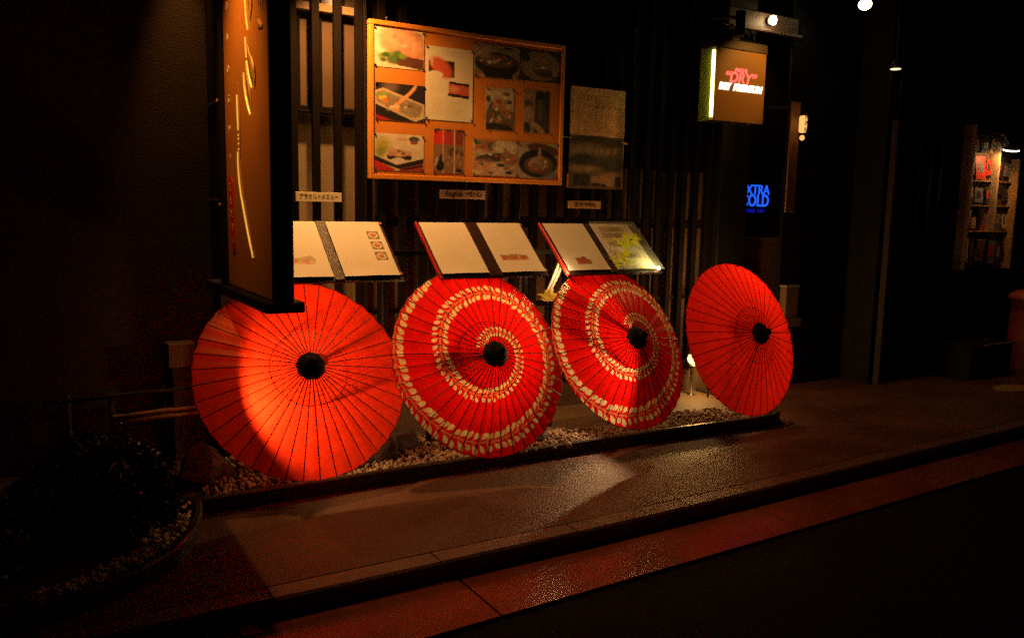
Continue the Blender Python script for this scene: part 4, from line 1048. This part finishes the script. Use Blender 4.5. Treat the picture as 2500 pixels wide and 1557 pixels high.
# blue neon sign in the entrance
t = thing("neon_sign", "blue neon sign reading extra cold in the dark entrance", "sign", (0, 5.21, 0))
M_BL = emis("blue_neon", (.015, .12, 1.0), 1.1); M_BL2 = emis("dim_blue", (.01, .02, .8), .35)
box("sign_backing", M_BLACKWOOD, t, 5.32, 5.74, -.0, .024, 1.46, 1.77, .003)
text("lettering", "EXTRA", .115, M_BL, t, face_front(5.53, -.004, 1.683), .003, width=.335, bold=.001)
text("lettering", "COLD", .145, M_BL, t, face_front(5.53, -.004, 1.590), .003, width=.335, bold=.002)
text("lettering", "SUPER", .040, M_BL2, t, face_front(5.475, -.004, 1.505), .002, width=.13, bold=.001)
text("lettering", "DRY", .040, M_BL2, t, face_front(5.61, -.004, 1.505), .002, width=.09, bold=.001)
# small wall box
t = thing("wall_box", "small brown box sign with its lit top edge coloured paler, right of the last umbrella", "box", (0, 4.955, 0))
box("body", mat("kraft_box", (.19, .11, .07), .6, var=.2, scale=6), t, 5.640, 5.795, -.055, .014, .60, .862, .004)
box("foot", bpy.data.materials["kraft_box"], t, 5.62, 5.835, -.07, .014, .525, .597, .004)
box("lit_top", M_PLASTER, t, 5.632, 5.800, -.062, .014, .865, .885, .002)  # light on the box top put in as a paler strip

# lantern sign
t = thing("lantern_sign", "narrow glowing lantern with dark brush characters on a thin board, right of the beer sign", "lantern", (0, 4.6, 0))
box("board", mat("lantern_board", (.30, .15, .07), .6, var=.2, scale=8), t, 5.325, 5.425, .085, .10, 1.50, 2.36, .002)
M_LAN = emis("lantern_paper", (1, .50, .14), 1.1)
box("lantern_body", M_LAN, t, 5.358, 5.408, -.012, .045, 2.12, 2.25, .012)
MB().lathe([(0, -.024), (.016, -.016), (.020, 0), (.015, .014), (0, .02)], 14, Matrix.Translation((5.380, .015, 2.082))).build("lantern_tip", M_LAN, t, True)
for ch, z in zip("居酒屋", (2.235, 2.188, 2.14)):
    text("lettering", ch, .042, M_INK, t, face_front(5.384, -.0135, z), .001)
MB().tube([(5.38, .10, 2.32), (5.38, .37, 2.34)], .008, 8).build("bracket", M_DMETAL, t)

# downlights under the eaves
def downlight(loc, d, r, label, m):
    t = thing("downlight", label, "lamp", loc, "round downlights under the eaves")
    E_ = (-Vector(d)).to_track_quat('Z', 'Y').to_matrix().to_4x4()
    MB().lathe([(0, 0), (r*.82, 0), (r*.78, -.006), (0, -.012)], 22, E_).build("lens", m, t, True)
    MB().lathe([(r*.83, -.004), (r, -.004), (r*1.02, .05), (r*.6, .075), (0, .076)], 22, E_).build("housing", M_DMETAL, t, True)
    MB().tube([(0, 0, .07), (0, 0, 3.42-loc[2])], .008, 8).build("stem", M_DMETAL, t)
downlight((6.0, 4.60, 3.165), (-.55, -.45, -.75), .062, "bright oval downlight at the top of the picture", M_BULB)
downlight((6.45, 4.60, 2.71), (-.02, -.02, -1), .052, "small dim downlight over the dark wall, lower than the other", emis("dim_bulb", (1, .62, .3), 2.5))

# ------------------------------------------------------------------ RIGHT SIDE: lit notice case, pillar, trough
t = thing("display_case", "dark wall display of small pinned notices and pictures under a lamp, far right", "display", (0, 4.60, 0))
box("case_back", M_WINDOW, t, 7.62, 8.36, .035, .068, 1.01, 2.25)
M_CREAMY = mat("pale_goods", (.62, .48, .30), .6, var=.25, scale=14); M_OCH = mat("ochre_goods", (.42, .24, .09), .6, var=.3, scale=14); M_DKG = mat("dark_goods", (.05, .04, .04), .5, var=.3); M_REDG = mat("red_goods", (.55, .04, .03), .5, var=.2); M_BLUG = mat("grey_goods", (.16, .17, .22), .5, var=.2)
box("case_post", M_OCH, t, 7.600, 7.622, -.05, .068, 1.0, 2.32, .002)
box("case_post", M_OCH, t, 8.362, 8.385, -.05, .068, 1.0, 2.05, .002)
box("divider", M_CREAMY, t, 8.02, 8.045, -.05, .034, 1.35, 2.15, .002)
for z in (1.36, 1.60, 1.83):
    box("rail", M_OCH, t, 7.623, 8.36, .0, .034, z-.010, z, .002)
r = random.Random(5)
mats = [M_CREAMY, M_OCH, M_DKG, M_CREAMY, M_REDG, M_BLUG, M_OCH, M_DKG]
for z0, z1 in ((1.365, 1.585), (1.605, 1.815), (1.835, 2.06), (2.07, 2.22), (1.03, 1.34)):
    x = 7.635
    while x < 8.33:
        w = r.uniform(.06, .17)
        if x+w > 8.355: w = 8.355-x
        if x < 8.02 < x+w: w = 8.018-x
        h = (z1-z0)*r.uniform(.45, 1); zb = z0+(z1-z0-h)*r.random()
        if w > .02:
            k = r.uniform(-.06, .06)
            M = Matrix.Translation((x+w/2, .018+r.uniform(-.012, .010), zb+h/2)) @ Euler((r.uniform(-.12, .12), k, 0)).to_matrix().to_4x4()
            MB().box(-w/2+.004, w/2-.004, -.002, .002, -h/2, h/2, .0008, M).build("paper_notice", r.choice(mats), t)
            MB().box(-w/4, w/5, -.0035, -.0022, -h/5, h/4, 0, M).build("picture_patch", r.choice(mats), t)
        x += max(w, .02)+r.uniform(.003, .012)
        if 8.018 <= x < 8.047: x = 8.047
t = thing("gooseneck_lamp", "flat lit lamp head leaning over the display case", "lamp", (7.97, 4.42, 2.12))
MB().lathe([(0, .012), (.055, .01), (.075, -.002), (.0, -.002)], 20, Euler((R(12), R(-10), 0)).to_matrix().to_4x4()).build("shade", M_DMETAL, t, True)
MB().lathe([(0, -.003), (.07, -.003), (.066, -.016), (0, -.022)], 20, Euler((R(12), R(-10), 0)).to_matrix().to_4x4()).build("diffuser", emis("flat_lamp", (1, .8, .5), 7), t, True)
MB().tube([(0, 0, .01), (0, .08, .12), (0, .2, .16), (0, .248, .14)], .007, 8).build("arm", M_METAL, t, True)
t = thing("pillar_box", "dark red round topped pillar box at the right edge of the picture", "post box", (8.46, 4.38, 0))
MB().lathe([(.175, 0), (.175, .06), (.155, .07), (.155, .70), (.150, .705)], 36).build("body", M_PILLAR, t, True)
MB().lathe([(.150, .7055), (.18, .71), (.185, .735), (.17, .76), (.11, .795), (.04, .812), (0, .815)], 36).build("domed_cap", mat("red_cap", (.42, .07, .04), .4, var=.2), t, True)
box("slot_plate", M_OCH, t, -.07, .05, -.160, -.148, .48, .56, .003)
t = thing("trough", "black low box on the pavement below the display case", "planter", (0, 4.48, 0))
box("body", M_BLACKWOOD, t, 7.52, 8.18, -.13, .13, .0, .30, .006)
box("rim", M_OCH, t, 7.70, 8.20, -.145, -.131, .305, .322, .002); box("lid", M_BLACKWOOD, t, 7.50, 8.20, -.13, .14, .301, .322, .003)
# light patch on the pavement near it, laid as a pale disc
tag(MB().prism([(7.55+.22*math.cos(a*.3927), 3.98+.12*math.sin(a*.3927)) for a in range(16)], .0, .004, lambda u, v, q: (u, v, q+.0005)).build("light_patch", M_OCH), "round light patch on the pavement at the far right, laid as a pale disc", "light patch")

# ------------------------------------------------------------------ LEFT SIDE: bamboo fence, shrubs, stone block
t = thing("bamboo_fence", "low bamboo rail fence in the dark garden, left of the plain umbrella", "fence", (0, 4.9, 0))
for z, x0, x1, m in ((.455, .10, .98, M_BLACKWOOD), (.345, .43, .98, M_BAMBOO), (.312, .43, .98, M_BAMBOO)):
    MB().tube([(x0, -.005, z-.015), ((x0+x1)/2, 0, z-.004), (x1, 0, z)], .014 if m is M_BAMBOO else .012, 10).build("rail", m, t, True)
for x in (.22, .43, .70, .735, .96):
    MB().tube([(x, .035, .02), (x, .035, .47)], .016, 10).build("post", M_BLACKWOOD, t, True)
t = thing("stone_block", "square pale stone block half hidden left of the plain umbrella", "stone", (0, 0, 0))
box("block", M_FOUND, t, .715, .86, 4.88, 4.99, .575, .715, .006); box("plinth", M_ROCK, t, .735, .845, 4.89, 4.985, .04, .574, .006)

def shrub(loc, dims, n, label, seed):
    r = np.random.RandomState(seed)
    t = thing("azalea_shrub", label, "shrub", loc, "dark clipped shrubs in the left bed")
    V = []; F = []
    for i in range(n):
        d = r.randn(3); d /= np.linalg.norm(d); d[2] = abs(d[2])*.95+.02
        rad = .72+.30*r.rand()
        lump = 1+.14*math.sin(3*math.atan2(d[1], d[0])+seed)+.10*math.sin(7*d[0]+5*d[1]+seed)
        p = d*rad*lump*np.array(dims)
        L = .018+.022*r.rand(); a = r.randn(3); a /= np.linalg.norm(a); b = np.cross(a, r.randn(3)); b /= np.linalg.norm(b)+1e-9
        k = len(V); V += [p-a*L, p+b*L*.4, p+a*L, p-b*L*.4]; F.append((k, k+1, k+2, k+3))
    me = bpy.data.meshes.new("foliage"); me.from_pydata([list(v) for v in V], [], F); me.update()
    f = link_mesh("foliage", me, M_LEAF, t); f['kind'] = "stuff"
    st = MB()
    for k in range(9):
        a = k*.7; st.tube([(0.02*math.cos(a), .02*math.sin(a), 0), (dims[0]*.4*math.cos(a), dims[1]*.4*math.sin(a), dims[2]*.45), (dims[0]*.7*math.cos(a+.2), dims[1]*.7*math.sin(a+.2), dims[2]*.8)], [.012, .008, .003], 6)
    st.build("stems", M_BAMBOO, t, True)
shrub((.25, 4.05, .045), (.34, .36, .40), 7000, "larger dark clipped shrub in the left bed beside the fence", 3)
shrub((-.28, 3.75, .045), (.30, .30, .36), 5200, "dark clipped shrub nearest the camera in the left bed", 4)
shrub((.42, 4.62, .045), (.16, .14, .24), 2200, "small wispy shrub in front of the bamboo fence", 6)
shrub((-.75, 4.2, .045), (.45, .4, .5), 6000, "dark shrub mound at the far left of the bed", 9)
